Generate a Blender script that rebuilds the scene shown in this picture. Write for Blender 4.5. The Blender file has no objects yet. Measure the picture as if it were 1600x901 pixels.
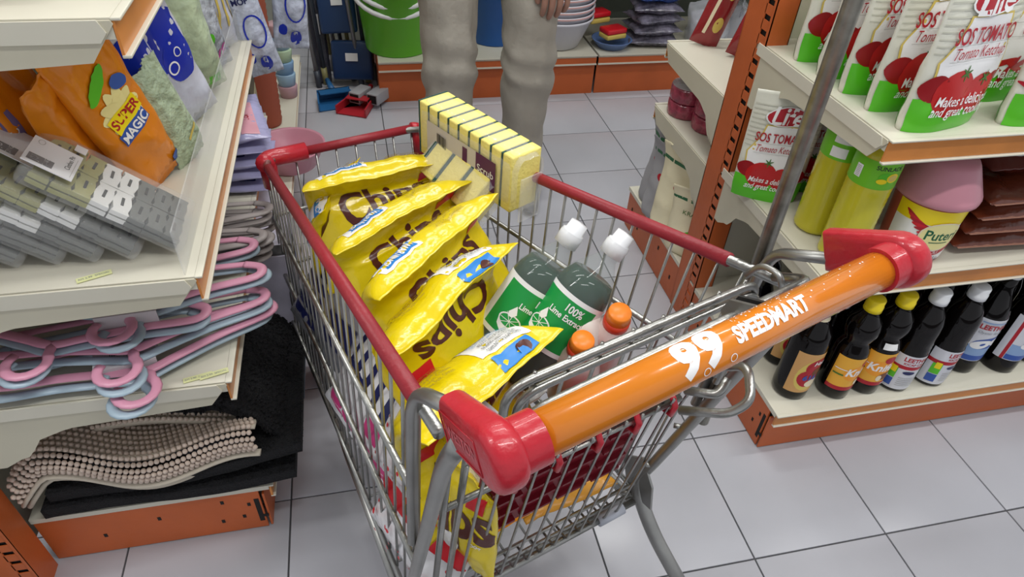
import bpy, bmesh, math, random
from mathutils import Vector, Matrix, noise
random.seed(7)
PI = math.pi
SC = bpy.context.scene
COL = SC.collection

# ---------------------------------------------------------------- camera
cam_d = bpy.data.cameras.new('camera')
cam_d.sensor_width = 36.0
cam_d.lens = 1055.0 / 1600.0 * 36.0
cam_d.clip_start = 0.02
cam = bpy.data.objects.new('camera', cam_d)
COL.objects.link(cam)
_p, _r, _y = math.radians(39.989), math.radians(3.667), math.radians(14.443)
_f = Vector((math.sin(_y) * math.cos(_p), math.cos(_y) * math.cos(_p), -math.sin(_p)))
_rt = Vector((math.cos(_y), -math.sin(_y), 0))
_up = _rt.cross(_f)
_r2 = math.cos(_r) * _rt + math.sin(_r) * _up
_u2 = -math.sin(_r) * _rt + math.cos(_r) * _up
cam.matrix_world = Matrix(((_r2.x, _u2.x, -_f.x, 0), (_r2.y, _u2.y, -_f.y, 0), (_r2.z, _u2.z, -_f.z, 1.254), (0, 0, 0, 1)))
SC.camera = cam
# ---------------------------------------------------------------- world, lights, exposure
SC.view_settings.view_transform = 'Standard'
SC.view_settings.look = 'None'
SC.view_settings.gamma = 1.0
SC.view_settings.exposure = 0.42
wd = bpy.data.worlds.new('world'); SC.world = wd; wd.use_nodes = True
wb = wd.node_tree.nodes['Background']
wb.inputs[0].default_value = (0.93, 0.95, 1.0, 1); wb.inputs[1].default_value = 0.5
LIGHTS = [(0.55, 0.1, 1.9), (0.55, 1.7, 1.9), (-1.3, 0.6, 1.6), (0.4, 3.0, 1.6), (1.9, 0.6, 1.6)]
def area_light(x, y, sx, sy, p):
    l = bpy.data.lights.new('tube_light', 'AREA'); l.shape = 'RECTANGLE'; l.size = sx; l.size_y = sy
    l.energy = p; l.color = (1.0, 1.0, 0.985)
    o = bpy.data.objects.new('tube_light', l); COL.objects.link(o); o.location = (x, y, 2.60)
    return o
for (x, y, L) in LIGHTS:
    area_light(x, y, 1.25, 0.10, 13.5)

# ---------------------------------------------------------------- helpers
def tag(o, label=None, cat=None, group=None, kind=None):
    if label: o['label'] = label
    if cat: o['category'] = cat
    if group: o['group'] = group
    if kind: o['kind'] = kind
    return o
def thing(name, label, cat, loc=(0, 0, 0), rot=(0, 0, 0), group=None):
    o = bpy.data.objects.new(name, None); COL.objects.link(o)
    o.empty_display_size = 0.05
    o.location = loc; o.rotation_euler = rot
    return tag(o, label, cat, group)
def copy_tree(o, parent=None):
    c = o.copy(); COL.objects.link(c)
    if parent is not None: c.parent = parent
    for ch in list(o.children): copy_tree(ch, c)
    return c

_M = {}
def M(name, col=(0.8, 0.8, 0.8), rough=0.5, metal=0.0, alpha=1.0, trans=0.0, ior=1.45, bump=0.0, bscale=40.0, var=0.0, vscale=8.0,
      coat=0.0, spec=0.5, emit=None, kind=None):
    if name in _M: return _M[name]
    m = bpy.data.materials.new(name); m.use_nodes = True
    nt = m.node_tree; b = nt.nodes['Principled BSDF']
    b.inputs['Base Color'].default_value = (*col, 1)
    b.inputs['Roughness'].default_value = rough
    b.inputs['Metallic'].default_value = metal
    b.inputs['Alpha'].default_value = alpha
    b.inputs['Transmission Weight'].default_value = trans
    b.inputs['IOR'].default_value = ior
    b.inputs['Coat Weight'].default_value = coat
    b.inputs['Specular IOR Level'].default_value = spec
    if emit:
        b.inputs['Emission Color'].default_value = (*emit[:3], 1); b.inputs['Emission Strength'].default_value = emit[3]
    tc = nt.nodes.new('ShaderNodeTexCoord')
    if bump:
        n = nt.nodes.new('ShaderNodeTexNoise'); n.inputs['Scale'].default_value = bscale; n.inputs['Detail'].default_value = 3
        nt.links.new(tc.outputs['Object'], n.inputs['Vector'])
        bp = nt.nodes.new('ShaderNodeBump'); bp.inputs['Strength'].default_value = bump; bp.inputs['Distance'].default_value = 0.01
        nt.links.new(n.outputs['Fac'], bp.inputs['Height']); nt.links.new(bp.outputs['Normal'], b.inputs['Normal'])
    if var:
        n2 = nt.nodes.new('ShaderNodeTexNoise'); n2.inputs['Scale'].default_value = vscale; n2.inputs['Detail'].default_value = 5
        nt.links.new(tc.outputs['Object'], n2.inputs['Vector'])
        r = nt.nodes.new('ShaderNodeValToRGB')
        r.color_ramp.elements[0].position = 0.3; r.color_ramp.elements[1].position = 0.7
        r.color_ramp.elements[0].color = (*[max(0, c * (1 - var)) for c in col], 1)
        r.color_ramp.elements[1].color = (*[min(1, c * (1 + var * .6)) for c in col], 1)
        nt.links.new(n2.outputs['Fac'], r.inputs['Fac']); nt.links.new(r.outputs['Color'], b.inputs['Base Color'])
    _M[name] = m
    return m
def film(name, col=(0.9, 0.92, 0.95), a=0.16, rough=0.12, bump=0.6, bscale=25):
    return M(name, col, rough, alpha=a, bump=bump, bscale=bscale, spec=0.9)

class MB:
    """collects shapes into one mesh; material slots by list"""
    def __init__(s):
        s.v = []; s.f = []; s.m = []; s.mats = []; s.sm = []
    def mi(s, mat):
        if mat not in s.mats: s.mats.append(mat)
        return s.mats.index(mat)
    def add(s, vs, fs, mat, smooth=False, T=None):
        b = len(s.v); k = s.mi(mat)
        for p in vs:
            p = Vector(p)
            if T is not None: p = T @ p
            s.v.append(p)
        for f in fs:
            s.f.append(tuple(b + i for i in f)); s.m.append(k); s.sm.append(smooth)
        return s
    def box(s, c, d, mat, T=None, bev=0.0):
        x, y, z = d[0] / 2, d[1] / 2, d[2] / 2
        if bev <= 0:
            vs = [(c[0] + a * x, c[1] + b * y, c[2] + e * z) for a in (-1, 1) for b in (-1, 1) for e in (-1, 1)]
            fs = [(0, 1, 3, 2), (4, 6, 7, 5), (0, 4, 5, 1), (2, 3, 7, 6), (0, 2, 6, 4), (1, 5, 7, 3)]
            return s.add(vs, fs, mat, False, T)
        bm = bmesh.new(); bmesh.ops.create_cube(bm, size=1.0)
        for v in bm.verts: v.co = Vector((v.co.x * d[0], v.co.y * d[1], v.co.z * d[2]))
        bmesh.ops.bevel(bm, geom=bm.edges[:], offset=bev, segments=2, affect='EDGES', profile=0.6)
        for v in bm.verts: v.co += Vector(c)
        bm.verts.index_update()
        r = s.add([v.co.copy() for v in bm.verts], [[v.index for v in f.verts] for f in bm.faces], mat, True, T)
        bm.free(); return r
    def tube(s, pts, r, mat, seg=8, closed=False, T=None, flat=None):
        pts = [Vector(p) for p in pts]; n = len(pts)
        rr = (list(r) + [r[-1]] * n)[:n] if isinstance(r, (list, tuple)) else [r] * n
        vs = []; fs = []; prev = None
        for i, p in enumerate(pts):
            if closed: d = (pts[(i + 1) % n] - pts[i - 1])
            elif i == 0: d = pts[1] - p
            elif i == n - 1: d = p - pts[i - 1]
            else: d = (pts[i + 1] - p).normalized() + (p - pts[i - 1]).normalized()
            if d.length < 1e-9: d = Vector((0, 0, 1))
            d.normalize()
            if prev is None:
                a = Vector((0, 0, 1)) if abs(d.z) < .9 else Vector((1, 0, 0))
                u = d.cross(a).normalized()
            else:
                u = (prev - d * prev.dot(d))
                u = u.normalized() if u.length > 1e-6 else d.orthogonal().normalized()
            prev = u; w = d.cross(u)
            k = 1.0
            for j in range(seg):
                t = 2 * PI * j / seg
                a1, b1 = math.cos(t) * rr[i], math.sin(t) * rr[i]
                if flat: b1 *= flat
                vs.append(p + u * a1 + w * b1)
        m = n if closed else n - 1
        for i in range(m):
            for j in range(seg):
                a = i * seg + j; b = i * seg + (j + 1) % seg
                c = ((i + 1) % n) * seg + (j + 1) % seg; e = ((i + 1) % n) * seg + j
                fs.append((a, b, c, e))
        if not closed:
            fs.append(tuple(range(seg))[::-1]); fs.append(tuple((n - 1) * seg + j for j in range(seg)))
        return s.add(vs, fs, mat, True, T)
    def lathe(s, prof, mat, seg=24, T=None, cap=True):
        vs = []; fs = []
        for (r, z) in prof:
            for j in range(seg):
                t = 2 * PI * j / seg; vs.append((r * math.cos(t), r * math.sin(t), z))
        for i in range(len(prof) - 1):
            for j in range(seg):
                fs.append((i * seg + j, i * seg + (j + 1) % seg, (i + 1) * seg + (j + 1) % seg, (i + 1) * seg + j))
        if cap:
            if prof[0][0] > 1e-4: fs.append(tuple(range(seg))[::-1])
            if prof[-1][0] > 1e-4: fs.append(tuple((len(prof) - 1) * seg + j for j in range(seg)))
        return s.add(vs, fs, mat, True, T)
    def prism(s, poly, axis, a, b, mat, T=None):
        """poly: 2D points; axis 'x','y','z' = extrusion axis from a to b"""
        def P(p, t):
            return {'x': (t, p[0], p[1]), 'y': (p[0], t, p[1]), 'z': (p[0], p[1], t)}[axis]
        n = len(poly)
        vs = [P(p, a) for p in poly] + [P(p, b) for p in poly]
        fs = [tuple(range(n))[::-1], tuple(range(n, 2 * n))] + [(i, (i + 1) % n, n + (i + 1) % n, n + i) for i in range(n)]
        return s.add(vs, fs, mat, False, T)
    def surf(s, fn, nu, nv, mat, cu=False, T=None, smooth=True):
        vs = []; fs = []
        for j in range(nv + 1):
            for i in range(nu if cu else nu + 1):
                vs.append(fn(i / nu, j / nv))
        W = nu if cu else nu + 1
        for j in range(nv):
            for i in range(nu):
                i2 = (i + 1) % nu if cu else i + 1
                fs.append((j * W + i, j * W + i2, (j + 1) * W + i2, (j + 1) * W + i))
        return s.add(vs, fs, mat, smooth, T)
    def build(s, name, parent=None, sub=0, label=None, T=None, merge=False, angle=None):
        me = bpy.data.meshes.new(name)
        me.from_pydata([tuple(T @ v) if T is not None else tuple(v) for v in s.v], [], s.f)
        for m in s.mats: me.materials.append(m)
        me.polygons.foreach_set('material_index', s.m)
        me.polygons.foreach_set('use_smooth', s.sm)
        bm = bmesh.new(); bm.from_mesh(me)
        if merge: bmesh.ops.remove_doubles(bm, verts=bm.verts, dist=1e-5)
        bmesh.ops.recalc_face_normals(bm, faces=bm.faces)
        bm.to_mesh(me); bm.free()
        if angle: me.set_sharp_from_angle(angle=math.radians(angle))
        me.update()
        o = bpy.data.objects.new(name, me); COL.objects.link(o)
        if parent is not None: o.parent = parent
        if sub:
            md = o.modifiers.new('subdivision', 'SUBSURF'); md.levels = sub; md.render_levels = sub
        if label: o['label'] = label
        return o
def part(name, parent, kind, *a, sub=0, label=None, **k):
    mb = MB(); getattr(mb, kind)(*a, **k); return mb.build(name, parent, sub, label)
def frame(origin, x, y):
    x = Vector(x).normalized(); y = Vector(y); z = x.cross(y).normalized(); y = z.cross(x)
    return Matrix(((x.x, y.x, z.x, origin[0]), (x.y, y.y, z.y, origin[1]), (x.z, y.z, z.z, origin[2]), (0, 0, 0, 1)))
def rnd_path(pts, n=6):
    """Catmull-Rom smoothing of a path"""
    P = [Vector(p) for p in pts]; out = []
    for i in range(len(P) - 1):
        p0 = P[max(i - 1, 0)]; p1 = P[i]; p2 = P[i + 1]; p3 = P[min(i + 2, len(P) - 1)]
        for k in range(n):
            t = k / n
            out.append(0.5 * ((2 * p1) + (p2 - p0) * t + (2 * p0 - 5 * p1 + 4 * p2 - p3) * t * t + (3 * p1 - p0 - 3 * p2 + p3) * t ** 3))
    out.append(P[-1]); return out
def bend(pts, r=0.01, n=4):
    """polyline with rounded corners"""
    P = [Vector(p) for p in pts]; out = [P[0]]
    for i in range(1, len(P) - 1):
        a = (P[i - 1] - P[i]); b = (P[i + 1] - P[i]); rr = min(r, a.length * .45, b.length * .45)
        A = P[i] + a.normalized() * rr; B = P[i] + b.normalized() * rr
        for k in range(n + 1):
            t = k / n; out.append((1 - t) ** 2 * A + 2 * t * (1 - t) * P[i] + t * t * B)
    out.append(P[-1]); return out

# ---- flat print draped on a surface
_TX = {}
def text_geo(body, bold=0.0, sp=1.0):
    key = (body, bold, sp)
    if key not in _TX:
        c = bpy.data.curves.new('t', 'FONT'); c.body = body; c.size = 1.0; c.offset = bold; c.resolution_u = 3
        c.align_x = 'CENTER'; c.align_y = 'CENTER'; c.space_character = sp; c.space_line = 0.8
        o = bpy.data.objects.new('t', c); me = o.to_mesh()
        _TX[key] = ([v.co.copy() for v in me.vertices], [tuple(p.vertices) for p in me.polygons])
        o.to_mesh_clear(); bpy.data.objects.remove(o); bpy.data.curves.remove(c)
    return _TX[key]
def decal(name, parent, shapes, S, step=0.006, eps=0.0006, deps=0.00025, label=None, T=None):
    """shapes in 2D metres; S(x, y) -> Vector on the surface (local), offset along its normal"""
    mb = MB()
    for li, sh in enumerate(shapes):
        kind, mat = sh[0], sh[1]
        if kind == 'rect':
            x0, y0, x1, y1 = sh[2:6]; a = math.radians(sh[6]) if len(sh) > 6 else 0
            cx, cy = (x0 + x1) / 2, (y0 + y1) / 2
            P = [(x0, y0), (x1, y0), (x1, y1), (x0, y1)]
            vs = [(cx + (x - cx) * math.cos(a) - (y - cy) * math.sin(a), cy + (x - cx) * math.sin(a) + (y - cy) * math.cos(a), 0) for x, y in P]
            fs = [(0, 1, 2, 3)]
        elif kind == 'poly':
            vs = [(x, y, 0) for x, y in sh[2]]; fs = [tuple(range(len(vs)))]
        elif kind == 'disc':
            cx, cy, rx, ry = sh[2:6]; a = math.radians(sh[6]) if len(sh) > 6 else 0
            vs = [];
            for k in range(20):
                t = 2 * PI * k / 20; x, y = rx * math.cos(t), ry * math.sin(t)
                vs.append((cx + x * math.cos(a) - y * math.sin(a), cy + x * math.sin(a) + y * math.cos(a), 0))
            fs = [tuple(range(20))]
        elif kind == 'ring':
            cx, cy, rx, ry, w = sh[2:7]
            vs = []
            for k in range(24):
                t = 2 * PI * k / 24
                vs += [(cx + rx * math.cos(t), cy + ry * math.sin(t), 0), (cx + (rx - w) * math.cos(t), cy + (ry - w) * math.sin(t), 0)]
            fs = [(2 * k, (2 * k + 2) % 48, (2 * k + 3) % 48, 2 * k + 1) for k in range(24)]
        elif kind == 'text':
            body, cx, cy, size = sh[2:6]; o = sh[6] if len(sh) > 6 else {}
            tv, tf = text_geo(body, o.get('bold', 0.0), o.get('sp', 1.0))
            a = math.radians(o.get('rot', 0)); sx = o.get('sx', 1.0); sh_ = o.get('shear', 0.0)
            vs = []
            for p in tv:
                x, y = (p.x + sh_ * p.y) * size * sx, p.y * size
                vs.append((cx + x * math.cos(a) - y * math.sin(a), cy + x * math.sin(a) + y * math.cos(a), 0))
            fs = tf
        if not vs: continue
        bm = bmesh.new(); bv = [bm.verts.new(p) for p in vs]
        for f in fs:
            try: bm.faces.new([bv[i] for i in f])
            except ValueError: pass
        xs = [p[0] for p in vs]; ys = [p[1] for p in vs]
        if step:
            for ax, lo, hi in ((0, min(xs), max(xs)), (1, min(ys), max(ys))):
                k = math.ceil(lo / step + 1e-6)
                while k * step < hi - 1e-6:
                    pco = [0, 0, 0]; pco[ax] = k * step; pno = [0, 0, 0]; pno[ax] = 1
                    bmesh.ops.bisect_plane(bm, geom=bm.verts[:] + bm.edges[:] + bm.faces[:], plane_co=pco, plane_no=pno, dist=1e-7)
                    k += 1
        bm.verts.index_update()
        e = eps + deps * li; out = []
        for v in bm.verts:
            x, y = v.co.x, v.co.y; h = 0.001
            p = S(x, y); dx = S(x + h, y) - S(x - h, y); dy = S(x, y + h) - S(x, y - h)
            n = dx.cross(dy)
            n = n.normalized() if n.length > 1e-12 else Vector((0, 0, 1))
            out.append(p + n * e)
        mb.add(out, [[v.index for v in f.verts] for f in bm.faces], mat, True, T)
        bm.free()
    me = bpy.data.meshes.new(name); me.from_pydata([tuple(v) for v in mb.v], [], mb.f)
    for m in mb.mats: me.materials.append(m)
    me.polygons.foreach_set('material_index', mb.m); me.polygons.foreach_set('use_smooth', mb.sm); me.update()
    o = bpy.data.objects.new(name, me); COL.objects.link(o)
    if parent is not None: o.parent = parent
    if label: o['label'] = label
    return o
def plane_S(o, x, y):
    o, x, y = Vector(o), Vector(x).normalized(), Vector(y).normalized()
    return lambda a, b: o + x * a + y * b
def cyl_S(rfun, ang0=-PI / 2, z0=0.0):
    """x along the circumference (to the right seen from outside), y up"""
    R = rfun(z0)
    def S(x, y):
        r = rfun(z0 + y); t = ang0 + x / R
        return Vector((r * math.cos(t), r * math.sin(t), z0 + y))
    return S
def prof_r(prof):
    def f(z):
        for (r0, z0), (r1, z1) in zip(prof, prof[1:]):
            if z0 <= z <= z1 and z1 > z0: return r0 + (r1 - r0) * (z - z0) / (z1 - z0)
        return prof[0][0] if z < prof[0][1] else prof[-1][0]
    return f

# ---------------------------------------------------------------- materials
cream = M('cream_steel', (0.58, 0.55, 0.43), 0.38, var=0.06, vscale=6)
creamw = M('cream_shelf_top', (0.66, 0.635, 0.53), 0.4, var=0.05, vscale=5)
orange_st = M('orange_steel', (0.52, 0.115, 0.028), 0.42, var=0.12, vscale=7, bump=0.05, bscale=60)
orange_strip = M('orange_price_strip', (0.62, 0.23, 0.05), 0.3, var=0.18, vscale=9)
dark = M('slot_black', (0.01, 0.01, 0.01), 0.8)
chrome = M('galvanised_steel', (0.38, 0.38, 0.36), 0.36, 1.0, var=0.2, vscale=30, bump=0.08, bscale=120)
red_pl = M('red_plastic', (0.48, 0.016, 0.03), 0.33, bump=0.12, bscale=90, var=0.15, vscale=14, coat=0.2)
red_sl = M('red_sleeve', (.30, .018, .028), .42, bump=.1, bscale=90, var=.12, vscale=14)
white_pr = M('white_print', (0.85, 0.85, 0.85), 0.45)
black_pr = M('black_print', (0.02, 0.02, 0.02), 0.5)
blue_pr = M('blue_print', (0.02, 0.22, 0.62), 0.35)
red_pr = M('red_print', (0.6, 0.01, 0.02), 0.32)
brown_pr = M('brown_print', (0.085, 0.018, 0.012), 0.3)
glass_cl = film('clear_acrylic', (0.85, 0.87, 0.88), a=0.22, rough=0.05, bump=0.0)

# ---------------------------------------------------------------- the floor, back wall, ceiling
def tag_s(o): o['kind'] = 'structure'; return o
tile_m = M('floor_tile_glaze', (0.455, 0.46, 0.50), 0.26, var=0.07, vscale=3.0, bump=0.02, bscale=14)
grout = M('grout_dark', (0.085, 0.085, 0.09), 0.8)
floor = tag_s(MB().box((0.4, 1.2, -0.012), (6.0, 6.4, 0.016), grout).build('floor'))
TS, TX, TY = 0.3, 0.978, 2.355
tmb = MB(); tmb.box((0, 0, 0), (TS - 0.0035, TS - 0.0035, 0.008), tile_m, bev=0.0008)
t0 = None
for i in range(-8, 6):
    for j in range(-9, 6):
        if t0 is None: o = t0 = tmb.build('tile', floor)
        else: o = t0.copy(); COL.objects.link(o)
        o.location = (TX + (i + .5) * TS, TY + (j + .5) * TS, -0.0045)
        o.rotation_euler = (random.uniform(-.0008, .0008), random.uniform(-.0008, .0008), random.choice((0, PI / 2, PI, 1.5 * PI)))
wall_m = M('wall_paint', (0.32, 0.33, 0.28), 0.8)
tag_s(MB().box((0.4, 3.48, 1.35), (6.0, 0.08, 2.7), wall_m).build('wall_back'))
ceil_m = M('ceiling_paint', (0.75, 0.75, 0.73), 0.8)
tag_s(MB().box((0.4, 1.2, 2.74), (6.0, 6.4, 0.05), ceil_m).build('ceiling'))
lt0 = None
tube_on = M('lit_tube', (1, 1, 1), 0.5, emit=(1.0, 0.98, 0.94, 2.0))
for k, (x, y, L) in enumerate(LIGHTS):
    nm = ['above the shopping cart', 'over the aisle in front of the back shelves', 'over the left shelving', 'next to the back wall', 'over the right shelving'][k]
    t = thing('ceiling_light', 'white twin-tube fluorescent ceiling light ' + nm, 'ceiling light', (x, y, 2.70), group='ceiling lights')
    if lt0 is None:
        lt0 = t
        MB().box((0, 0, -.02), (1.3, .16, .04), white_pr, bev=.004).build('housing', t)
        for s in (-1, 1): part('tube', t, 'tube', [(-.6, s * .04, -.055), (.6, s * .04, -.055)], .013, tube_on)
    else:
        for ch in lt0.children:
            c = ch.copy(); COL.objects.link(c); c.parent = t

# ---------------------------------------------------------------- shop shelving
def bracket_poly(D, tall=0.10, lip=0.045, notch=True, yb=-.036):
    p = [(-D, -0.002), (-D - .002, -.006), (-D + .028, -lip), (-0.17, -lip - .012)]
    if notch:
        p += [(-0.155, -lip - .016), (-0.12, -lip - .03), (-0.105, -lip - .052), (-0.093, -lip - .066), (-.08, -lip - .07)]
    p += [(-.055, -tall - .03), (yb, -tall - .03), (yb, -0.002)]
    return p
def shelf(parent, L, D, z, x0=0.0, mirror=False, riser=False, tags=False):
    """a steel shelf: x0..x0+L, front at y = -D"""
    s = MB()
    s.box((x0 + L / 2, -D / 2, z - .011), (L, D, .022), creamw)
    sh = s.build('shelf', parent)
    for xx in (x0 - .002, x0 + L + .002):
        b = MB(); sg = -1 if xx < x0 + L / 2 else 1
        b.prism([(y, z + q) for y, q in bracket_poly(D)], 'x', xx - .0012, xx + .0012, cream)
        b.prism([(-D + .012, z - .001), (-D + .006, z - .014), (-D + .014, z - .024), (-.02, z - .024), (-.02, z - .001)], 'x',
                xx + sg * .0012, xx + sg * .0035, creamw)
        b.build('bracket', sh)
    b = MB()
    b.box((x0 + L / 2, -D - .002, z - .0215), (L, .003, .036), orange_strip)
    b.build('price_strip', sh)
    b = MB()
    b.box((x0 + L / 2, -D - .005, z - .0015), (L + .002, .010, .0035), creamw, bev=.001)
    b.box((x0 + L / 2, -D - .005, z - .0405), (L + .002, .009, .0035), creamw, bev=.001)
    b.build('strip_rail', sh)
    if riser:
        b = MB(); b.box((x0 + L / 2, -D + .012, z + .035), (L - .01, .002, .07), glass_cl)
        b.build('riser_panel', sh, label='clear acrylic riser along the shelf front')
    return sh
def post(parent, x, y0, H, w=.045, d=.07, slots=True, sides=(-1,)):
    """steel upright with a real row of slots in its side faces"""
    b = MB()
    b.box((x, y0, H / 2), (w * .8, d * .8, H), dark)
    hw = d / 2
    for sg in (-1, 1):
        X = x + sg * w / 2
        b.box((X - sg * .001, y0 + d * .16, H / 2), (.002, d * .68, H), orange_st)      # plain part of the side
        b.box((X - sg * .001, y0 - d * .46, H / 2), (.002, d * .1, H), orange_st)
        zz = .03
        while zz < H:
            b.box((X - sg * .001, y0 - d * .285, zz), (.002, d * .26, .019), orange_st); zz += .03
    b.box((x, y0 - hw, H / 2), (w, .002, H), orange_st); b.box((x, y0 + hw, H / 2), (w, .002, H), orange_st)
    return b.build('upright', parent)
def base_unit(parent, L, D, z, x0=0.0, kick=True, side=True, tone=orange_st):
    s = MB(); s.box((x0 + L / 2, -D / 2, z - .006), (L, D, .012), creamw); s.build('base_shelf', parent)
    k = MB(); k.box((x0 + L / 2, -D + .016, (z - .03) / 2 + .002), (L - .006, .004, z - .03), tone)
    k.build('kick_plate', parent)
    k = MB(); k.box((x0 + L / 2, -D - .001, z - .018), (L, .004, .028), orange_strip)
    k.box((x0 + L / 2, -D - .003, z - .0025), (L, .010, .004), creamw, bev=.001)
    k.box((x0 + L / 2, -D - .003, z - .034), (L, .009, .004), creamw, bev=.001); k.build('price_strip', parent)
    for xx in (x0 + .003, x0 + L - .003):
        k = MB(); k.box((xx, -D / 2 + .01, (z - .012) / 2 + .001), (.004, D - .025, z - .014), tone)
        sg = -1 if xx < x0 + L / 2 else 1
        for (yy, zz) in ((-D + .06, z * .35), (-D + .045, z * .62), (-D + .09, z * .75), (-D + .10, z * .3), (-.1, z * .4), (-.2, z * .6)):
            k.box((xx + sg * .002, yy, zz), (.0012, .006, .010), dark)
        k.box((xx + sg * .002, -D + .030, z * .45), (.0012, .009, .075), dark); k.box((xx + sg * .0022, -D + .024, z * .30), (.0012, .016, .008), dark)
        k.build('base_side', parent)

# left shelving: local x runs along +Y of the room, its front looks to +X
LG = thing('shop_shelving', 'orange and cream steel shelving of household goods left of the cart', 'shelving', (-0.645, 0.765, 0), (0, 0, PI / 2))
LD = 0.405
post(LG, -.012 + .012, .035, 1.9, w=.05, d=.075)
post(LG, .905, .035, 1.9, w=.05, d=.075)
post(LG, 1.815, .035, 1.9, w=.05, d=.075)
part('back_panel', LG, 'box', (.95, .03, .95), (1.9, .012, 1.8), cream)
shelf(LG, .905, LD, 1.005); shelf(LG, .905, LD, .668, riser=True); shelf(LG, .905, LD - .005, .462)
base_unit(LG, .87, LD, .135, x0=.035)
base_unit(LG, 1.25, LD, .135, x0=.91)
shelf(LG, .905, LD, 1.13, x0=.912)
# right shelving: two-sided
RG = thing('shop_shelving', 'two-sided orange and cream steel grocery shelving right of the cart', 'shelving', (0.835, 1.26, 0))
post(RG, 0, .01, 1.9, w=.05, d=.10)
post(RG, .93, .01, 1.9, w=.05, d=.10)
part('back_panel', RG, 'box', (.465, 0, .95), (.9, .012, 1.8), creamw)
RD = .44
shelf(RG, .93, RD, .776, x0=-.022); shelf(RG, .93, RD, .485, x0=-.022)
base_unit(RG, .98, RD + .03, .135, x0=-.024)
# two-sided unit: shelves on the far side, and the unit along the back wall
def far_shelf(L, D, z, x0):
    s = MB(); s.box((x0 + L / 2, D / 2, z - .011), (L, D, .022), creamw); sh = s.build('shelf', RG)
    b = MB(); sg = -1
    b.prism([(-y, z + q) for y, q in bracket_poly(D, yb=-.058)], 'x', x0 - .003, x0 - .0005, cream); b.build('bracket', sh)
    b = MB(); b.box((x0 + L / 2, D + .002, z - .02), (L, .003, .036), orange_strip); b.build('price_strip', sh)
    b = MB(); b.box((x0 + L / 2, D + .005, z - .0005), (L, .01, .004), creamw); b.box((x0 + L / 2, D + .005, z - .041), (L, .01, .004), creamw)
    b.build('strip_rail', sh)
far_shelf(.93, .40, .622, -.022); far_shelf(.93, .40, .445, -.022)
k = MB(); k.box((.466, .235, .129), (.98, .47, .012), creamw); k.build('base_shelf', RG)
k = MB(); k.box((.466, .455, .053), (.976, .004, .10), orange_st); k.build('kick_plate', RG)
k = MB(); k.box((-.021, .235, .062), (.004, .45, .121), orange_st)
for yy, zz in ((.1, .06), (.2, .09), (.36, .05), (.42, .08)): k.box((-.0235, yy, zz), (.0012, .007, .012), dark)
k.build('base_side', RG)

BG = thing('shop_shelving', 'long low orange and cream shelving unit along the back wall behind the person', 'shelving', (.08, 3.16, 0))
for i in range(3):
    x0 = i * .935
    k = MB(); k.box((x0 + .465, -.225, .171), (.925, .45, .012), creamw); k.build('base_shelf', BG)
    k = MB(); k.box((x0 + .465, -.435, .064), (.925, .006, .128), orange_st); k.build('kick_plate', BG)
    k = MB(); k.box((x0 + .465, -.450, .152), (.925, .004, .026), orange_st)
    k.box((x0 + .465, -.453, .1755), (.927, .008, .004), creamw); k.box((x0 + .465, -.453, .138), (.927, .008, .006), creamw); k.build('price_strip', BG)
    k = MB(); k.box((x0 + .465, -.2, .62), (.925, .40, .016), creamw); k.box((x0 + .465, -.402, .61), (.925, .004, .036), orange_strip)
    k.build('shelf', BG)
k = MB(); k.box((.003, -.22, .085), (.006, .44, .165), orange_st); k.build('base_side', BG)
k = MB(); k.box((1.4, .03, .9), (2.82, .02, 1.8), M('dark_back_panel', (.10, .115, .09), .7)); k.build('back_panel', BG)
for i in range(4): post(BG, i * .935, .05, 1.8, w=.04, d=.04)

# ---------------------------------------------------------------- the shopping cart
CO = Vector((.224, .454, 0)); CA = math.radians(18.417)
CT = Matrix.Translation(CO) @ Matrix.Rotation(CA, 4, 'Z')
def cw(x, y, z): return CT @ Vector((x, y, z))
CART = thing('shopping_cart', 'steel wire shopping cart with orange handle and red plastic trim', 'shopping cart', CO, (0, 0, CA))
# basket corners (x half width, y, z)
RT, RBm, FT, FBm = (.208, 0, .79), (.204, .075, .25), (.160, .832, .60), (.174, .800, .25)
def side_pt(s, t, k):
    """t 0 rear .. 1 front, k 0 rim .. 1 bottom"""
    top = Vector((s * (RT[0] + (FT[0] - RT[0]) * t), RT[1] + (FT[1] - RT[1]) * t, RT[2] + (FT[2] - RT[2]) * t))
    bot = Vector((s * (RBm[0] + (FBm[0] - RBm[0]) * t), RBm[1] + (FBm[1] - RBm[1]) * t, RBm[2] + (FBm[2] - RBm[2]) * t))
    return top.lerp(bot, k)
W = .0021
N = 23
rim = MB()
path = [side_pt(-1, -.045, 0), side_pt(-1, .97, 0), side_pt(-1, 1, 0) + Vector((.03, .0, 0)), side_pt(1, 1, 0) - Vector((.03, 0, 0)), side_pt(1, .97, 0), side_pt(1, -.045, 0)]
rim.tube(bend(path, .02, 3), .0062, chrome, 10); rim.build('basket_rim', CART)
for s in (-1, 1):
    a, b = (.02, .93) if s < 0 else (.05, .99)
    part('rim_sleeve', CART, 'tube', [side_pt(s, a, 0), side_pt(s, b, 0)], .0088, red_sl, 12, label='red plastic sleeve over the basket rim')
part('rim_sleeve', CART, 'tube', [side_pt(-1, 1, 0) + Vector((.06, 0, 0)), side_pt(1, 1, 0) - Vector((.02, 0, 0))], .0088, red_sl, 12, label='red plastic sleeve over the front rim')
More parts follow.
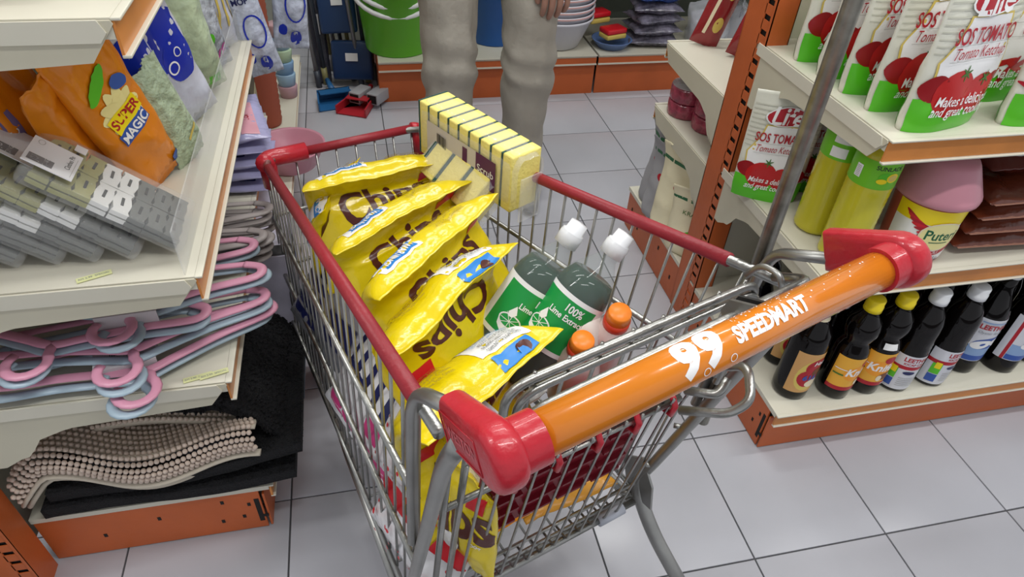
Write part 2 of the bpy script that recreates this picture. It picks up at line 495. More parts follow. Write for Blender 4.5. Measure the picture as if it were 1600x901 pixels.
# bulky corner guards at the front
def guard(s, L1, L2, rr):
    c = side_pt(s, 1, 0)
    m = MB()
    p = [c + Vector((-s * L1, 0, 0)), c + Vector((-s * .012, 0, 0)), c + Vector((0, -.008, -.002)), side_pt(s, 1 - L2, 0)]
    m.tube(bend(p, .018, 4), rr, red_pl, 12)
    m.tube([c + Vector((-s * .006, -.004, .004)), c + Vector((-s * .006, -.006, -.055))], [rr * 1.02, rr * .9], red_pl, 12)
    m.build('corner_guard', CART)
guard(-1, .082, .03, .017); guard(1, .018, .015, .0125)
for s in (-1, 1):
    for i in range(N):
        t = .022 + i * (.965 / (N - 1))
        a = side_pt(s, t, 0); b = side_pt(s, t, 1.0)
        part('side_wire', CART, 'tube', [a + Vector((0, 0, -.004)), a.lerp(b, .5), b], W, chrome, 6)
    for k in (.32, .65, 1.0):
        if s < 0 or k != .65:
            part('side_rail', CART, 'tube', bend([side_pt(s, -.0, k) + Vector((s * .004, 0, 0)), side_pt(s, .985, k) + Vector((s * .004, 0, 0)), side_pt(0, .985, k) + Vector((s * .02, .004, 0))], .02, 3), .0045, chrome, 8)
for i in range(8):
    f = -1 + 2 * (i + .5) / 8
    a = side_pt(f, 1, 0); b = side_pt(f, 1, 1)
    part('front_wire', CART, 'tube', [a, b], W, chrome, 6)
for i in range(9):
    f = -1 + 2 * (i + .5) / 9
    part('bottom_wire', CART, 'tube', [side_pt(f, .0, 1), side_pt(f, 1, 1)], W, chrome, 6)
for i in range(12):
    t = .03 + i * .088
    part('bottom_wire', CART, 'tube', [side_pt(-1, t, 1), side_pt(1, t, 1)], W, chrome, 6)
# rear gate
def gate_pt(x, z):
    t = (.80 - z) / (.80 - .25)
    return Vector((x * (1 - .0 * t), -.022 + .087 * t, z))
part('gate_rail', CART, 'tube', [gate_pt(-.19, .255), gate_pt(.19, .255)], .006, chrome, 10)
part('gate_rail', CART, 'tube', [gate_pt(-.19, .285) + Vector((0, .006, 0)), gate_pt(.175, .285) + Vector((0, .006, 0))], .003, chrome, 8)
part('gate_rail', CART, 'tube', [gate_pt(-.188, .60), gate_pt(.15, .60)], .0042, chrome, 8)
part('gate_rail', CART, 'tube', [gate_pt(-.12, .612) + Vector((0, -.008, 0)), gate_pt(.14, .612) + Vector((0, -.008, 0))], .003, chrome, 8)
part('gate_rail', CART, 'tube', [gate_pt(-.185, .33) + Vector((0, .006, 0)), gate_pt(.17, .33) + Vector((0, .006, 0))], .0028, chrome, 8)
for i in range(14):
    x = -.172 + i * .0245
    top = .625 if i > 2 else .70
    part('gate_wire', CART, 'tube', bend([gate_pt(x, top) + Vector((0, -.010, 0)), gate_pt(x, .60) + Vector((0, -.008, 0)), gate_pt(x, .262) + Vector((0, -.004, 0)), gate_pt(x, .262) + Vector((0, .03, -.006))], .008, 2), W, chrome, 6)
for s in (-1,):
    for dx in (0, .02):
        part('gate_wire', CART, 'tube', [gate_pt(s * (.188 - dx), .78), gate_pt(s * (.185 - dx), .27)], .0042, chrome, 8)
grey_pl = M('grey_plastic', (.42, .44, .5), .5)
part('gate_hinge', CART, 'tube', [gate_pt(.115, .255), gate_pt(.165, .255)], .0105, grey_pl, 12, label='grey plastic hinge sleeve')
part('gate_hinge', CART, 'tube', [gate_pt(-.185, .255), gate_pt(-.14, .255)], .0105, grey_pl, 12, label='grey plastic hinge sleeve')
# folded child seat: backrest loops and red panel
def loop(x0, x1, z, y, r):
    part('seat_backrest_rod', CART, 'tube', bend([(x0 + .006, y + .012, z - .15), (x0, y, z), (x1, y, z + .008), (x1 - .004, y + .012, z - .15)], .03, 5), r, chrome, 10)
loop(-.142, .172, .806, -.028, .0046)
loop(-.130, .176, .793, -.030, .0042)
part('seat_backrest_rod', CART, 'tube', bend([(-.145, -.058, .79), (-.125, -.058, .803), (.21, -.058, .822), (.205, -.02, .80)], .015, 4), .0055, chrome, 10)
for i in range(8):
    x = -.11 + i * .037
    part('seat_backrest_wire', CART, 'tube', [(x, -.026, .812 + .0012 * i), (x, -.008, .70), (x, .004, .615)], W, chrome, 6)
m = MB()
red_dk = M('dark_red_plastic', (.22, .008, .02), .4)
SPT = frame(gate_pt(.005, .62) + Vector((0, .012, 0)), (1, 0, 0), gate_pt(0, .62) - gate_pt(0, .27))
m.box((0, -.115, -.012), (.262, .23, .004), red_dk, SPT, bev=.0015)
m.box((0, .002, .004), (.275, .012, .016), red_pl, SPT, bev=.003)
for i in range(5):
    x = -.11 + i * .0575
    m.tube([(x, .008, .012), (x, -.004, .026), (x, -.022, .026), (x, -.028, .010), (x, -.03, -.01)], .0042, red_pl, 8, T=SPT)
for i in range(4):
    for j in range(5): m.box((-.09 + i * .06, -.05 - j * .04, -.006), (.05, .006, .008), red_dk, SPT)
m.build('seat_panel', CART, label='folded red plastic child seat panel')
# frame, legs, castors
fr = M('satin_steel', (.36, .36, .345), .4, 1.0, var=.15, vscale=20)
for s in (-1, 1):
    part('upright_frame', CART, 'tube', bend([(s * .215, -.085, .845), (s * .215, -.055, .78), (s * .213, .070, .33), (s * .213, .092, .262), (s * .214, .03, .195), (s * .232, -.095, .105)], .06, 6), [.0092] * 16 + [.0105, .0125, .014] + [.0155] * 60, fr, 14, flat=.75)
    part('handle_bracket', CART, 'tube', bend([(s * .206, -.075, .862), (s * .214, -.008, .822), (s * .216, .004, .79), (s * .216, .03, .53)], .022, 5), .0078, fr, 10, flat=.8)
    part('chassis_rail', CART, 'tube', bend([(s * .213, .085, .215), (s * .185, .45, .195), (s * .14, .78, .18), (s * .14, .80, .13)], .05, 5), .008, fr, 10)
    part('chassis_rail', CART, 'tube', [(s * .213, .085, .235), (s * .19, .10, .235)], .006, fr, 8)
part('chassis_rail', CART, 'tube', [(-.21, .09, .215), (.21, .09, .215)], .008, fr, 10)
part('chassis_rail', CART, 'tube', [(-.14, .79, .175), (.14, .79, .175)], .008, fr, 10)
part('cross_pin', CART, 'tube', [(.205, .045, .47), (.216, .035, .47)], .004, chrome, 8)
part('cross_pin', CART, 'tube', [(.200, .075, .34), (.213, .065, .34)], .004, chrome, 8)
part('frame_plate', CART, 'prism', [(.04, .25), (.10, .235), (.125, .30), (.085, .34), (.05, .30)], 'x', .207, .211, fr)
rub = M('castor_rubber', (.12, .12, .13), .6)
for (x, y) in ((-.222, -.08), (.222, -.08), (-.14, .80), (.14, .80)):
    m = MB(); T = Matrix.Translation((x, y + .02, .055)) @ Matrix.Rotation(PI / 2, 4, 'Y')
    m.lathe([(.01, -.012), (.045, -.012), (.055, -.006), (.055, .006), (.045, .012), (.01, .012)], rub, 20, T)
    w_ = m.build('castor', CART)
    m = MB()
    for e in (-1, 1): m.prism([(y - .012, .128), (y + .03, .128), (y + .03, .05), (y + .01, .05)], 'x', x + e * .016 - .001, x + e * .016 + .001, fr)
    m.box((x, y + .008, .128), (.036, .044, .004), fr); m.build('fork', w_)
# handle
hp = M('orange_handle_plastic', (.70, .21, .010), .22, coat=.6, var=.06, vscale=10)
HY, HZ, HR = -.129, .892, .0172
m = MB(); m.tube([(-.2, HY, HZ), (.2, HY, HZ)], HR, hp, 32); hd = m.build('handle', CART, label='orange plastic handle with white print')
def HS(x, y):
    t = y / HR + math.radians(66)
    return Vector((x, HY - HR * math.cos(t), HZ + HR * math.sin(t)))
decal('lettering', hd, [
    ('text', white_pr, '9', -.052, .000, .043, dict(bold=.055, sx=.95, shear=.1)), ('text', white_pr, '9', -.029, .001, .043, dict(bold=.055, sx=.95, shear=.1)),
    ('rect', white_pr, -.014, .0175, -.0125, .022), ('rect', white_pr, -.0165, .0215, -.010, .023),
    ('text', white_pr, 'SPEEDMART', .034, .000, .0188, dict(bold=.045, sx=.78, shear=.12)), ('ring', white_pr, -.013, -.0145, .0035, .0035, .0007),
    ('ring', white_pr, -.040, -.0155, .0035, .0035, .0007)], HS, step=.004, eps=.0003, deps=.00004)
random.seed(3)
decal('speckles', hd, [('disc', white_pr, .02 + abs(random.gauss(0, .07)) - .02, random.uniform(.002, .022), *([random.uniform(.0003, .0008)] * 2)) for _ in range(90)], HS, step=0, eps=.0003, deps=0)
emb = M('red_plastic_worn', (.62, .12, .14), .5)
for s in (-1, 1):
    m = MB()
    m.tube([(s * .178, HY, HZ), (s * .206, HY, HZ)], HR + .0035, red_pl, 28)
    # rounded end body running down along the bracket
    pr = []
    n = 14
    cy, cz, R0 = HY, HZ, .026
    d = Vector((0, .069, -.034)).normalized(); nrm = Vector((0, -d.z, d.y))
    out = []
    for k in range(n + 1):
        a = PI / 2 + PI * k / n
        out.append(Vector((0, cy, cz)) + d * (math.cos(a) * R0) + nrm * (math.sin(a) * R0))
    e = Vector((0, cy, cz)) + d * .074
    out += [e - nrm * .021, e + nrm * .021]
    poly = [(p.y, p.z) for p in out]
    mm = MB(); mm.prism(poly, 'x', .196, .222, red_pl)
    bm = bmesh.new(); vs = [bm.verts.new(v) for v in mm.v]
    for f in mm.f: bm.faces.new([vs[i] for i in f])
    ed = [x for x in bm.edges if abs(x.verts[0].co.x - x.verts[1].co.x) < 1e-6]
    bmesh.ops.bevel(bm, geom=ed, offset=.009, segments=4, affect='EDGES', profile=.5)
    bm.verts.index_update()
    m.add([(s * v.co.x, v.co.y, v.co.z) for v in bm.verts], [[v.index for v in f.verts] for f in bm.faces], red_pl, True)
    bm.free()
    cp = m.build('handle_cap', CART, label='red plastic handle end cap', angle=50)
    # embossed maker's mark on the outer side
    if s < 0:
        ex = -d; ey = nrm
        c0 = Vector((-.2222, cy, cz)) + d * .034
        decal('lettering', cp, [('text', emb, 'WESTON', 0, 0, .014, dict(bold=.02, sx=.9))], lambda x, y: c0 + ex * x + ey * y, step=0, eps=.0003)
        m = MB(); m.tube([c0 + ex * a + ey * b for a, b in ((-.034, -.014), (.028, -.014), (.028, .014), (-.034, .014))], .0007, red_pl, 6, closed=True)
        m.build('panel_outline', cp)
HM = Matrix.Translation((0, HY, HZ)) @ Matrix.Rotation(-.045, 4, 'Y') @ Matrix.Translation((0, -HY, -HZ - .004))
for o in [c for c in CART.children if c.name.split('.')[0] in ('handle', 'handle_cap')]: o.matrix_local = HM
# coin lock loop under the handle, clips, tall pole
m = MB()
m.tube(bend([(-.015, -.115, .80), (.002, -.15, .822), (.018, -.155, .835), (.036, -.13, .845), (.036, -.105, .82)], .012, 5), .0042, chrome, 10)
m.tube(bend([(.005, -.10, .80), (.018, -.125, .812), (.030, -.12, .822)], .015, 5), .0042, chrome, 10)
m.build('hook_loop', CART)
part('lock_plate', CART, 'prism', [(-.115, .84), (-.05, .80), (-.042, .812), (-.048, .83), (-.105, .858)], 'x', .10, .104, fr)
part('lock_plate', CART, 'prism', [(-.115, .84), (-.05, .80), (-.042, .812), (-.048, .83), (-.105, .858)], 'x', .112, .116, M('dark_steel', (.05, .05, .05), .5, .6))
for xx in (.145, .158):
    m = MB(); T = Matrix.Translation((xx, -.115, .868)) @ Matrix.Rotation(PI / 2, 4, 'Y'); m.lathe([(.016, -.002), (.017, 0), (.016, .002)], fr, 18, T); m.build('clip', CART)
for xx in (.192,):
    m = MB(); m.tube(bend([(xx, -.045, .80), (xx, -.035, .818), (xx, -.01, .815), (xx, .004, .79)], .012, 5), .0038, fr, 10); m.build('clip', CART)
part('pole', CART, 'tube', [(.226, .016, .50), (.226, .016, 1.70)], .0088, M('worn_pole_steel', (.30, .29, .25), .35, .9, var=.3, vscale=60), 14, label='tall worn steel anti-theft pole')
# ---------------------------------------------------------------- bags and pouches
def sm(a, b, t):
    t = min(1, max(0, (t - a) / (b - a))); return t * t * (3 - 2 * t)
def pouch_P(W, H, T, kind='pillow', curl=0.0, wr=.003, seed=0, fin=.06, cstart=.5, gus=1.0, slump=0.0):
    """returns P(u, v, side): u -1..1 across, v 0..1 up, side -1 front / +1 back"""
    n = 80; tab = []; y = z = 0.0
    for i in range(n + 1):
        v = i / n; a = curl * sm(cstart, 1, v) + slump * math.sin(v * PI)
        tab.append((y, z, a)); y -= math.sin(a) * H / n; z += math.cos(a) * H / n
    sv = Vector((seed * 7.3, seed * 3.1, seed * 1.7))
    def P(u, v, side):
        v = min(1, max(0, v)); u = min(1.0, max(-1.0, u))
        q = v * n; i = min(n - 1, int(q)); f = q - i
        cy = tab[i][0] * (1 - f) + tab[i + 1][0] * f; cz = tab[i][1] * (1 - f) + tab[i + 1][1] * f; a = tab[i][2] * (1 - f) + tab[i + 1][2] * f
        e = max(0.0, 1 - abs(u) ** 2.4) ** .62
        if kind == 'pillow':
            w = min(1, max(0, (v - fin) / (1 - 2 * fin))); pv = max(0, math.sin(PI * w)) ** .5
            endd = min(abs(v - fin), abs(1 - fin - v)) if fin < v < 1 - fin else 0
        else:  # stand-up pouch: full at the base, flat at the top
            w = min(1, v / (1 - fin)); pv = (max(0, 1 - w) ** .75) * (min(1, .82 + v * 3)) ; pv = max(pv, 0)
            endd = abs(1 - fin - v) if v < 1 - fin else 0
        th = T / 2 * e * pv
        pl = wr * .55 * math.exp(-endd / .10) * math.sin(u * 26 + seed * 2 + 2.2 * math.sin(v * 5 + seed)) * e ** .4
        p3 = Vector((u * W * 14, v * H * 30, side * 1.3)) * .8 + sv
        nz = noise.noise(p3 * .5) * wr * .9 + (.35 - abs(noise.noise(p3 * .5 + Vector((3, 1, 2))))) * wr * 2.4 + (.3 - abs(noise.noise(p3 * 1.3 + Vector((9, 4, 2))))) * wr * .9
        inside = min(1, th / (T * .12 + 1e-6))
        off = side * (th + max(-th * .6, nz * inside + pl * inside)) + side * .0006
        # whole-sheet waviness, shared by both sides
        wav = noise.noise(Vector((u * 1.6, v * 2.3, 5)) + sv) * wr * 1.8 * (.3 + v) + (pl * .5 if endd == 0 else 0) + (.0004 * math.sin(v * H * 2600) if endd == 0 and kind == 'pillow' else 0)
        x = u * W / 2 * (1 - .06 * pv * (T / .06) - (.04 * sm(.0, .12, .12 - v) if kind != 'pillow' else 0))
        yy = cy + math.cos(a) * (off + wav); zz = cz + math.sin(a) * (off + wav)
        if kind != 'pillow' and v < .12:      # rounded gusset: the front bottom edge bows down and forward
            zz += 0
        return Vector((x, yy, zz))
    return P
def pouch(name, parent, P, mat, nu=30, nv=30, label=None):
    mb = MB(); vs = []; fs = []; L = 2 * nu
    us = [(-math.cos(PI * i / nu), -1) for i in range(nu)] + [(math.cos(PI * i / nu), 1) for i in range(nu)]
    for j in range(nv + 1):
        for (u, sd) in us: vs.append(P(u, j / nv, sd))
    for j in range(nv):
        for i in range(L): fs.append((j * L + i, j * L + (i + 1) % L, (j + 1) * L + (i + 1) % L, (j + 1) * L + i))
    fs.append(tuple(range(L))[::-1]); fs.append(tuple(nv * L + i for i in range(L)))
    mb.add(vs, fs, mat, True)
    return mb.build(name, parent, label=label)
def SF(P, W, H): return lambda x, y: P(2 * x / W, y / H, -1)
def SB(P, W, H): return lambda x, y: P(-2 * x / W, y / H, 1)

yel = M('yellow_foil', (.78, .60, .004), .22, bump=.12, bscale=70, spec=.7, var=.05, vscale=20)
GREY_T = M('small_print_grey', (.25, .27, .3), .5)
brn_t = M('small_print_brown', (.30, .20, .02), .5)
LOREM = ['CONSUMPTION OF THE COOKIES IN', 'THIS PACK MAY AFFECT CHILDREN', 'REDUCE CARES OF CHOKING', 'INCREASED LIABILITY TO SUGAR', 'COMMUNITY OF SUGAR STORED']
ING = ['Ingredients: Wheat Flour,', 'Sugar, Choc Chips, Veg.', 'Oil, Cocoa, Emulsifier,', 'Salt, E322, Dextrose,', 'Flavouring, Raising', 'agents of plant and syn-', 'thetic origin. Contains', 'Wheat, Milk, Gluten']
def chip_bag(name, label, mid, rz, W=.24, H=.23, T=.07, curl=1.1, seed=1, flip=False, ry=0.0, rx=-36.0, group='yellow cookie bags in the cart', cs=.53):
    P = pouch_P(W, H, T, 'pillow', curl, .0036, seed, .055, cs)
    F = P(0, 1, 1)
    R = Matrix.Rotation(math.radians(rz), 4, 'Z') @ Matrix.Rotation(math.radians(ry), 4, 'Y') @ Matrix.Rotation(math.radians(rx), 4, 'X')
    Rw = Matrix.Rotation(CA, 4, 'Z') @ R
    loc = cw(*mid) - Rw.to_3x3() @ F
    t = thing(name, label, 'snack bag', loc, Rw.to_euler(), group)
    b = pouch('foil_bag', t, P, yel, 40, 46)
    f = SF(P, W, H); g = SB(P, W, H)
    if flip:
        f0, g0 = f, g
        f = lambda x, y: f0(-x, H - y); g = lambda x, y: g0(-x, H - y)
    yb = H * .66 if not flip else H * .33
    yw = H * .78 if not flip else H * .26
    decal('front_print', t, [
        ('text', brown_pr, 'Chips', .002, yb - .008, .125, dict(bold=.03, sx=.58, shear=.05, rot=9)),
        ('poly', red_pr, [(W * .27, yb + .030), (W * .43, yb + .034), (W * .43, yb + .064), (W * .28, yb + .054)]),
        ('text', white_pr, '100g', W * .37, yb - .045, .010, dict(bold=.02)),
    ], f, step=.006, eps=.0007)
    q = .060; k = 1.22
    def qx(x): return q + x * k
    def qy(y): return yw + y * k
    sh = [('poly', white_pr, [(qx(-.038), qy(-.030)), (qx(.034), qy(-.034)), (qx(.042), qy(0)), (qx(.032), qy(.026)), (qx(-.036), qy(.024))]),
          ('rect', blue_pr, qx(-.030), qy(.008), qx(.024), qy(.022), 0),
          ('text', white_pr, 'WARNING!', qx(-.003), qy(.0155), .0105 * k, dict(bold=.03, sx=.85)),
          ('rect', blue_pr, qx(-.034), qy(-.052), qx(.022), qy(-.036)), ('disc', brown_pr, qx(.006), qy(-.044), .012, .007)]
    for i, l in enumerate(LOREM): sh.append(('text', (blue_pr if i < 2 else black_pr), l, q, qy(-.001 - i * .0064), .0056 * k, dict(bold=.0, sx=.62)))
    for i, l in enumerate(ING): sh.append(('text', brn_t, l, -.052, yw + .026 - i * .0075, .0078, dict(bold=.0, sx=.8)))
    decal('back_print', t, sh, g, step=.012, eps=.0007)
    return t
chip_bag('snack_bag', 'yellow cookie bag farthest from the handle, its top folded over', (-.022, .575, .668), -3, seed=1, ry=-2, W=.26, curl=2.0)
chip_bag('snack_bag', 'second yellow cookie bag from the cart front, dark Chips lettering half covered', (-.032, .445, .675), 16, seed=2, ry=-4, W=.265, curl=1.9)
chip_bag('snack_bag', 'middle yellow cookie bag, the third of the row, right corner raised', (-.025, .335, .690), 27, seed=3, ry=-5, W=.275, curl=1.85)
chip_bag('snack_bag', 'yellow cookie bag with its Chips lettering upside down, fourth of the row', (-.048, .235, .685), 26, seed=4, flip=True, ry=-3, W=.26, H=.24, curl=1.8, cs=.46)
chip_bag('snack_bag', 'yellow cookie bag nearest the orange handle, white warning panel upright', (-.060, .105, .640), 20, seed=5, flip=True, ry=-1, W=.25, H=.28, curl=1.7, cs=.28, rx=-30)
chip_bag('snack_bag', 'yellow cookie bag squeezed against the cart left side beneath the farthest bags', (-.075, .635, .640), 50, seed=6, W=.18, H=.16, curl=.8, T=.05, rx=0)
chip_bag('snack_bag', 'yellow cookie bag standing upright by the rear left corner of the basket', (-.135, .095, .560), -80, seed=7, W=.17, H=.22, curl=.15, T=.05, rx=0)
chip_bag('snack_bag', 'yellow cookie bag seen through the left wires below the middle of the row', (-.085, .37, .545), -75, seed=8, W=.20, H=.20, curl=.4, T=.05, rx=0)

# goods lower down in the basket
def cart_pouch(name, cat, label, mat, c, W, H, T, rx, ry, rz, seed, shapes=None, back=None, group=None, wr=.004, kind='pillow', part_='bag_film'):
    P = pouch_P(W, H, T, kind, 0, wr, seed, .04)
    R = Matrix.Rotation(CA, 4, 'Z') @ Matrix.Rotation(math.radians(rz), 4, 'Z') @ Matrix.Rotation(math.radians(ry), 4, 'Y') @ Matrix.Rotation(math.radians(rx), 4, 'X')
    loc = cw(*c) - R.to_3x3() @ Vector((0, 0, H / 2))
    t = thing(name, label, cat, loc, R.to_euler(), group)
    pouch(part_, t, P, mat, 22, 26)
    if shapes: decal('front_print', t, shapes, SF(P, W, H), step=.012)
    if back: decal('back_print', t, back, SB(P, W, H), step=.012)
    return t
wht = M('white_film', (.80, .80, .82), .25, bump=.35, bscale=30, spec=.6)
slv = M('silver_film', (.55, .57, .62), .22, .5, bump=.4, bscale=30)
navy = M('navy_print', (.012, .018, .10), .35)
pinkp = M('pink_print', (.62, .05, .22), .4)
orgp = M('orange_print', (.85, .33, .02), .35)
redf = M('red_film', (.38, .01, .02), .25, bump=.3, bscale=30)
gold_y = M('golden_print', (.80, .55, .03), .35)
def stripes(mat, W, H, n, w):
    return [('rect', mat, -W * .44, H * (.12 + .78 * i / n), -W * .05, H * (.12 + .78 * i / n) + w, 0) for i in range(n)]
cart_pouch('tissue_pack', 'tissue pack', 'silver and navy striped pack against the left wires near the cart front', slv, (-.105, .55, .47), .26, .26, .07, -36, 0, -84, 11,
           stripes(navy, .24, .24, 8, .016) + [('rect', navy, .02, .04, .10, .10), ('text', red_pr, 'soft', .05, .15, .03, dict(bold=.03))])
cart_pouch('tissue_pack', 'tissue pack', 'white pack with big navy letters seen through the left wires', wht, (-.110, .345, .43), .26, .26, .08, -38, 0, -86, 12,
           [('text', navy, 'LUTE', -.01, .125, .085, dict(bold=.05)), ('rect', pinkp, -.11, .01, .11, .035), ('text', red_pr, 'extra soft', 0, .165, .014), ('rect', navy, -.10, .19, .05, .205), ('rect', pinkp, .02, .05, .11, .08)])
def dots(W, H, seed, mat=red_pr):
    r = random.Random(seed); o = []
    for i in range(46):
        x = r.uniform(-.46, .46) * W; y = (.08 + .5 * r.random() ** 1.3) * H; q = r.uniform(.002, .0042)
        o.append(('disc', mat, x, y, q, q))
    return o
cart_pouch('flour_bag', 'flour bag', 'white bag with red dots and a red corner in the rear left of the basket', wht, (-.125, .160, .50), .20, .20, .06, -30, 0, -78, 13,
           dots(.19, .19, 3) + [('poly', red_pr, [(-.09, .13), (.02, .12), (.0, .175), (-.09, .18)]), ('text', white_pr, 'mi', -.045, .15, .04, dict(bold=.03))], group='white and red bags in the cart')
cart_pouch('flour_bag', 'flour bag', 'lower white bag with red dots, black eye mark and red base', wht, (-.140, .150, .36), .21, .21, .08, -30, 0, -82, 14,
           dots(.22, .18, 5) + [('rect', red_pr, -.10, .10, .10, .165), ('disc', black_pr, .0, .12, .012, .012), ('disc', white_pr, .0, .12, .006, .006)], group='white and red bags in the cart')
cart_pouch('flour_bag', 'flour bag', 'white bag with red print lying on the basket floor at the rear left', wht, (-.080, .20, .300), .18, .20, .05, 88, 0, 4, 15,
           None, [('rect', red_pr, -.09, .02, .09, .07), ('disc', white_pr, 0, .045, .015, .015), ('rect', orgp, -.08, .15, .02, .2)], group='white and red bags in the cart')
cart_pouch('snack_packet', 'snack packet', 'orange and white packet flat on the basket floor behind the gate', M('orange_film', (.75, .36, .04), .3, bump=.3), (.085, .19, .295), .17, .20, .04, 88, 0, -4, 16,
           None, [('rect', wht, -.08, .02, .08, .06), ('rect', red_pr, -.05, .1, .05, .15)])
cart_pouch('snack_packet', 'snack packet', 'dark red packet leaning behind the folded seat panel', redf, (.04, .12, .46), .20, .20, .05, 25, 0, 0, 17)
cart_pouch('snack_packet', 'snack packet', 'white packet wedged in the middle of the basket under the cookie bags', wht, (.02, .32, .40), .22, .26, .10, 70, 0, 10, 18)
cart_pouch('snack_packet', 'snack packet', 'silver packet wedged under the farthest cookie bags', slv, (0, .58, .42), .22, .22, .14, 60, 0, 5, 19)

cart_pouch('flour_bag', 'flour bag', 'small white and red bag pressed against the gate at its left end', wht, (-.12, .125, .33), .13, .14, .05, 10, 0, 5, 21, dots(.13, .14, 9) + [('rect', red_pr, -.05, .02, .05, .05), ('disc', white_pr, 0, .035, .01, .01)], group='white and red bags in the cart')
cart_pouch('snack_packet', 'snack packet', 'yellow and orange packet standing against the right part of the gate', M('orange_film', (.75, .36, .04), .3, bump=.3), (.11, .14, .36), .16, .15, .05, 12, 0, -4, 22, [('rect', white_pr, -.07, .01, .07, .04), ('disc', gold_y, 0, .09, .05, .03)])
cart_pouch('snack_packet', 'snack packet', 'white packet standing against the middle of the gate below the red panel', wht, (-.02, .145, .33), .15, .12, .05, 15, 0, 3, 23, [('rect', orgp, -.06, .05, .06, .08), ('rect', red_pr, -.06, .09, .02, .105)])
# scouring sponges in clear film
foam = M('yellow_foam', (.90, .78, .22), .8, bump=.25, bscale=160)
foam_g = M('green_scourer', (.03, .09, .08), .9, bump=.5, bscale=200)
cfilm = film('clear_film', (.92, .94, .96), a=.20, rough=.08, bump=.5, bscale=22)
purp = M('purple_print', (.09, .01, .09), .4)
def sponge_pack(label, top0, top1, wv, n, wid, hgt, labeled=True):
    """top0/top1: the two ends of one top edge, wv: direction across"""
    a = Vector(top0); b = Vector(top1); L = (b - a).length
    T = frame(a, b - a, wv)        # x along, y across, z up
    T3 = CT @ T
    t = thing('sponge_pack', label, 'sponge pack', T3.translation, T3.to_euler(), 'sponge packs in the cart')
    p = L / n
    for i in range(n):
        s = part('sponge', t, 'box', ((i + .54) * p, wid / 2, -hgt / 2), (p * .84, wid, hgt), foam, bev=.003)
        part('scouring_pad', s, 'box', ((i + .06) * p, wid / 2, -hgt / 2), (p * .13, wid * .99, hgt * .99), foam_g)
    P = lambda u, v: Vector((0, 0, 0))
    m = MB(); Rr = random.Random(5)
    def fn(u, v):
        a_ = u * 2 * PI; c, s_ = math.cos(a_), math.sin(a_)
        k = 1 / max(abs(c), abs(s_)); e = 1.05 + .03 * noise.noise(Vector((c * 3, s_ * 3, v * 9)))
        yy = wid / 2 + c * min(k, 1.2) * wid / 2 * e; zz = -hgt / 2 + s_ * min(k, 1.2) * hgt / 2 * e
        q = 1.0
        if v < .04 or v > .96: q = .86
        return Vector((-.006 + v * (L + .016), wid / 2 + (yy - wid / 2) * q, -hgt / 2 + (zz + hgt / 2) * q))
    m.surf(fn, 36, 30, cfilm, cu=True)
    m.build('film_wrap', t, label='clear crinkled film wrap')
    m = MB(); m.box((L + .012, wid * .5, -hgt * .75), (.003, wid * .7, hgt * .8), cfilm); m.build('film_tail', t)
    if labeled:
        S = plane_S((0, -.0035, 0), (1, 0, 0), (0, 0, 1))
        decal('paper_label', t, [('rect', M('label_grey', (.62, .58, .55), .5), L * .12, -hgt * .80, L * .86, -hgt * .24),
              ('rect', purp, L * .66, -hgt * .80, L * .86, -hgt * .24), ('rect', purp, L * .52, -hgt * .7, L * .57, -hgt * .3),
              ('text', white_pr, 'Scrub', L * .76, -hgt * .5, .018, dict(rot=0, bold=.01))] +
              [('rect', black_pr, L * (.24 + i * .014), -hgt * .6, L * (.246 + i * .014 + (i % 3) * .002), -hgt * .36) for i in range(8)], S, step=0, eps=.0005)
    return t
sponge_pack('long stack of yellow sponges with dark pads in clear film on the right rim', (.082, .652, .750), (.130, .412, .745), (1, .15, 0), 9, .062, .10)
sponge_pack('short pack of yellow sponges in clear film, leaning behind the farthest cookie bags', (.098, .60, .705), (.118, .455, .690), (.6, .1, -.6), 3, .05, .07, False)

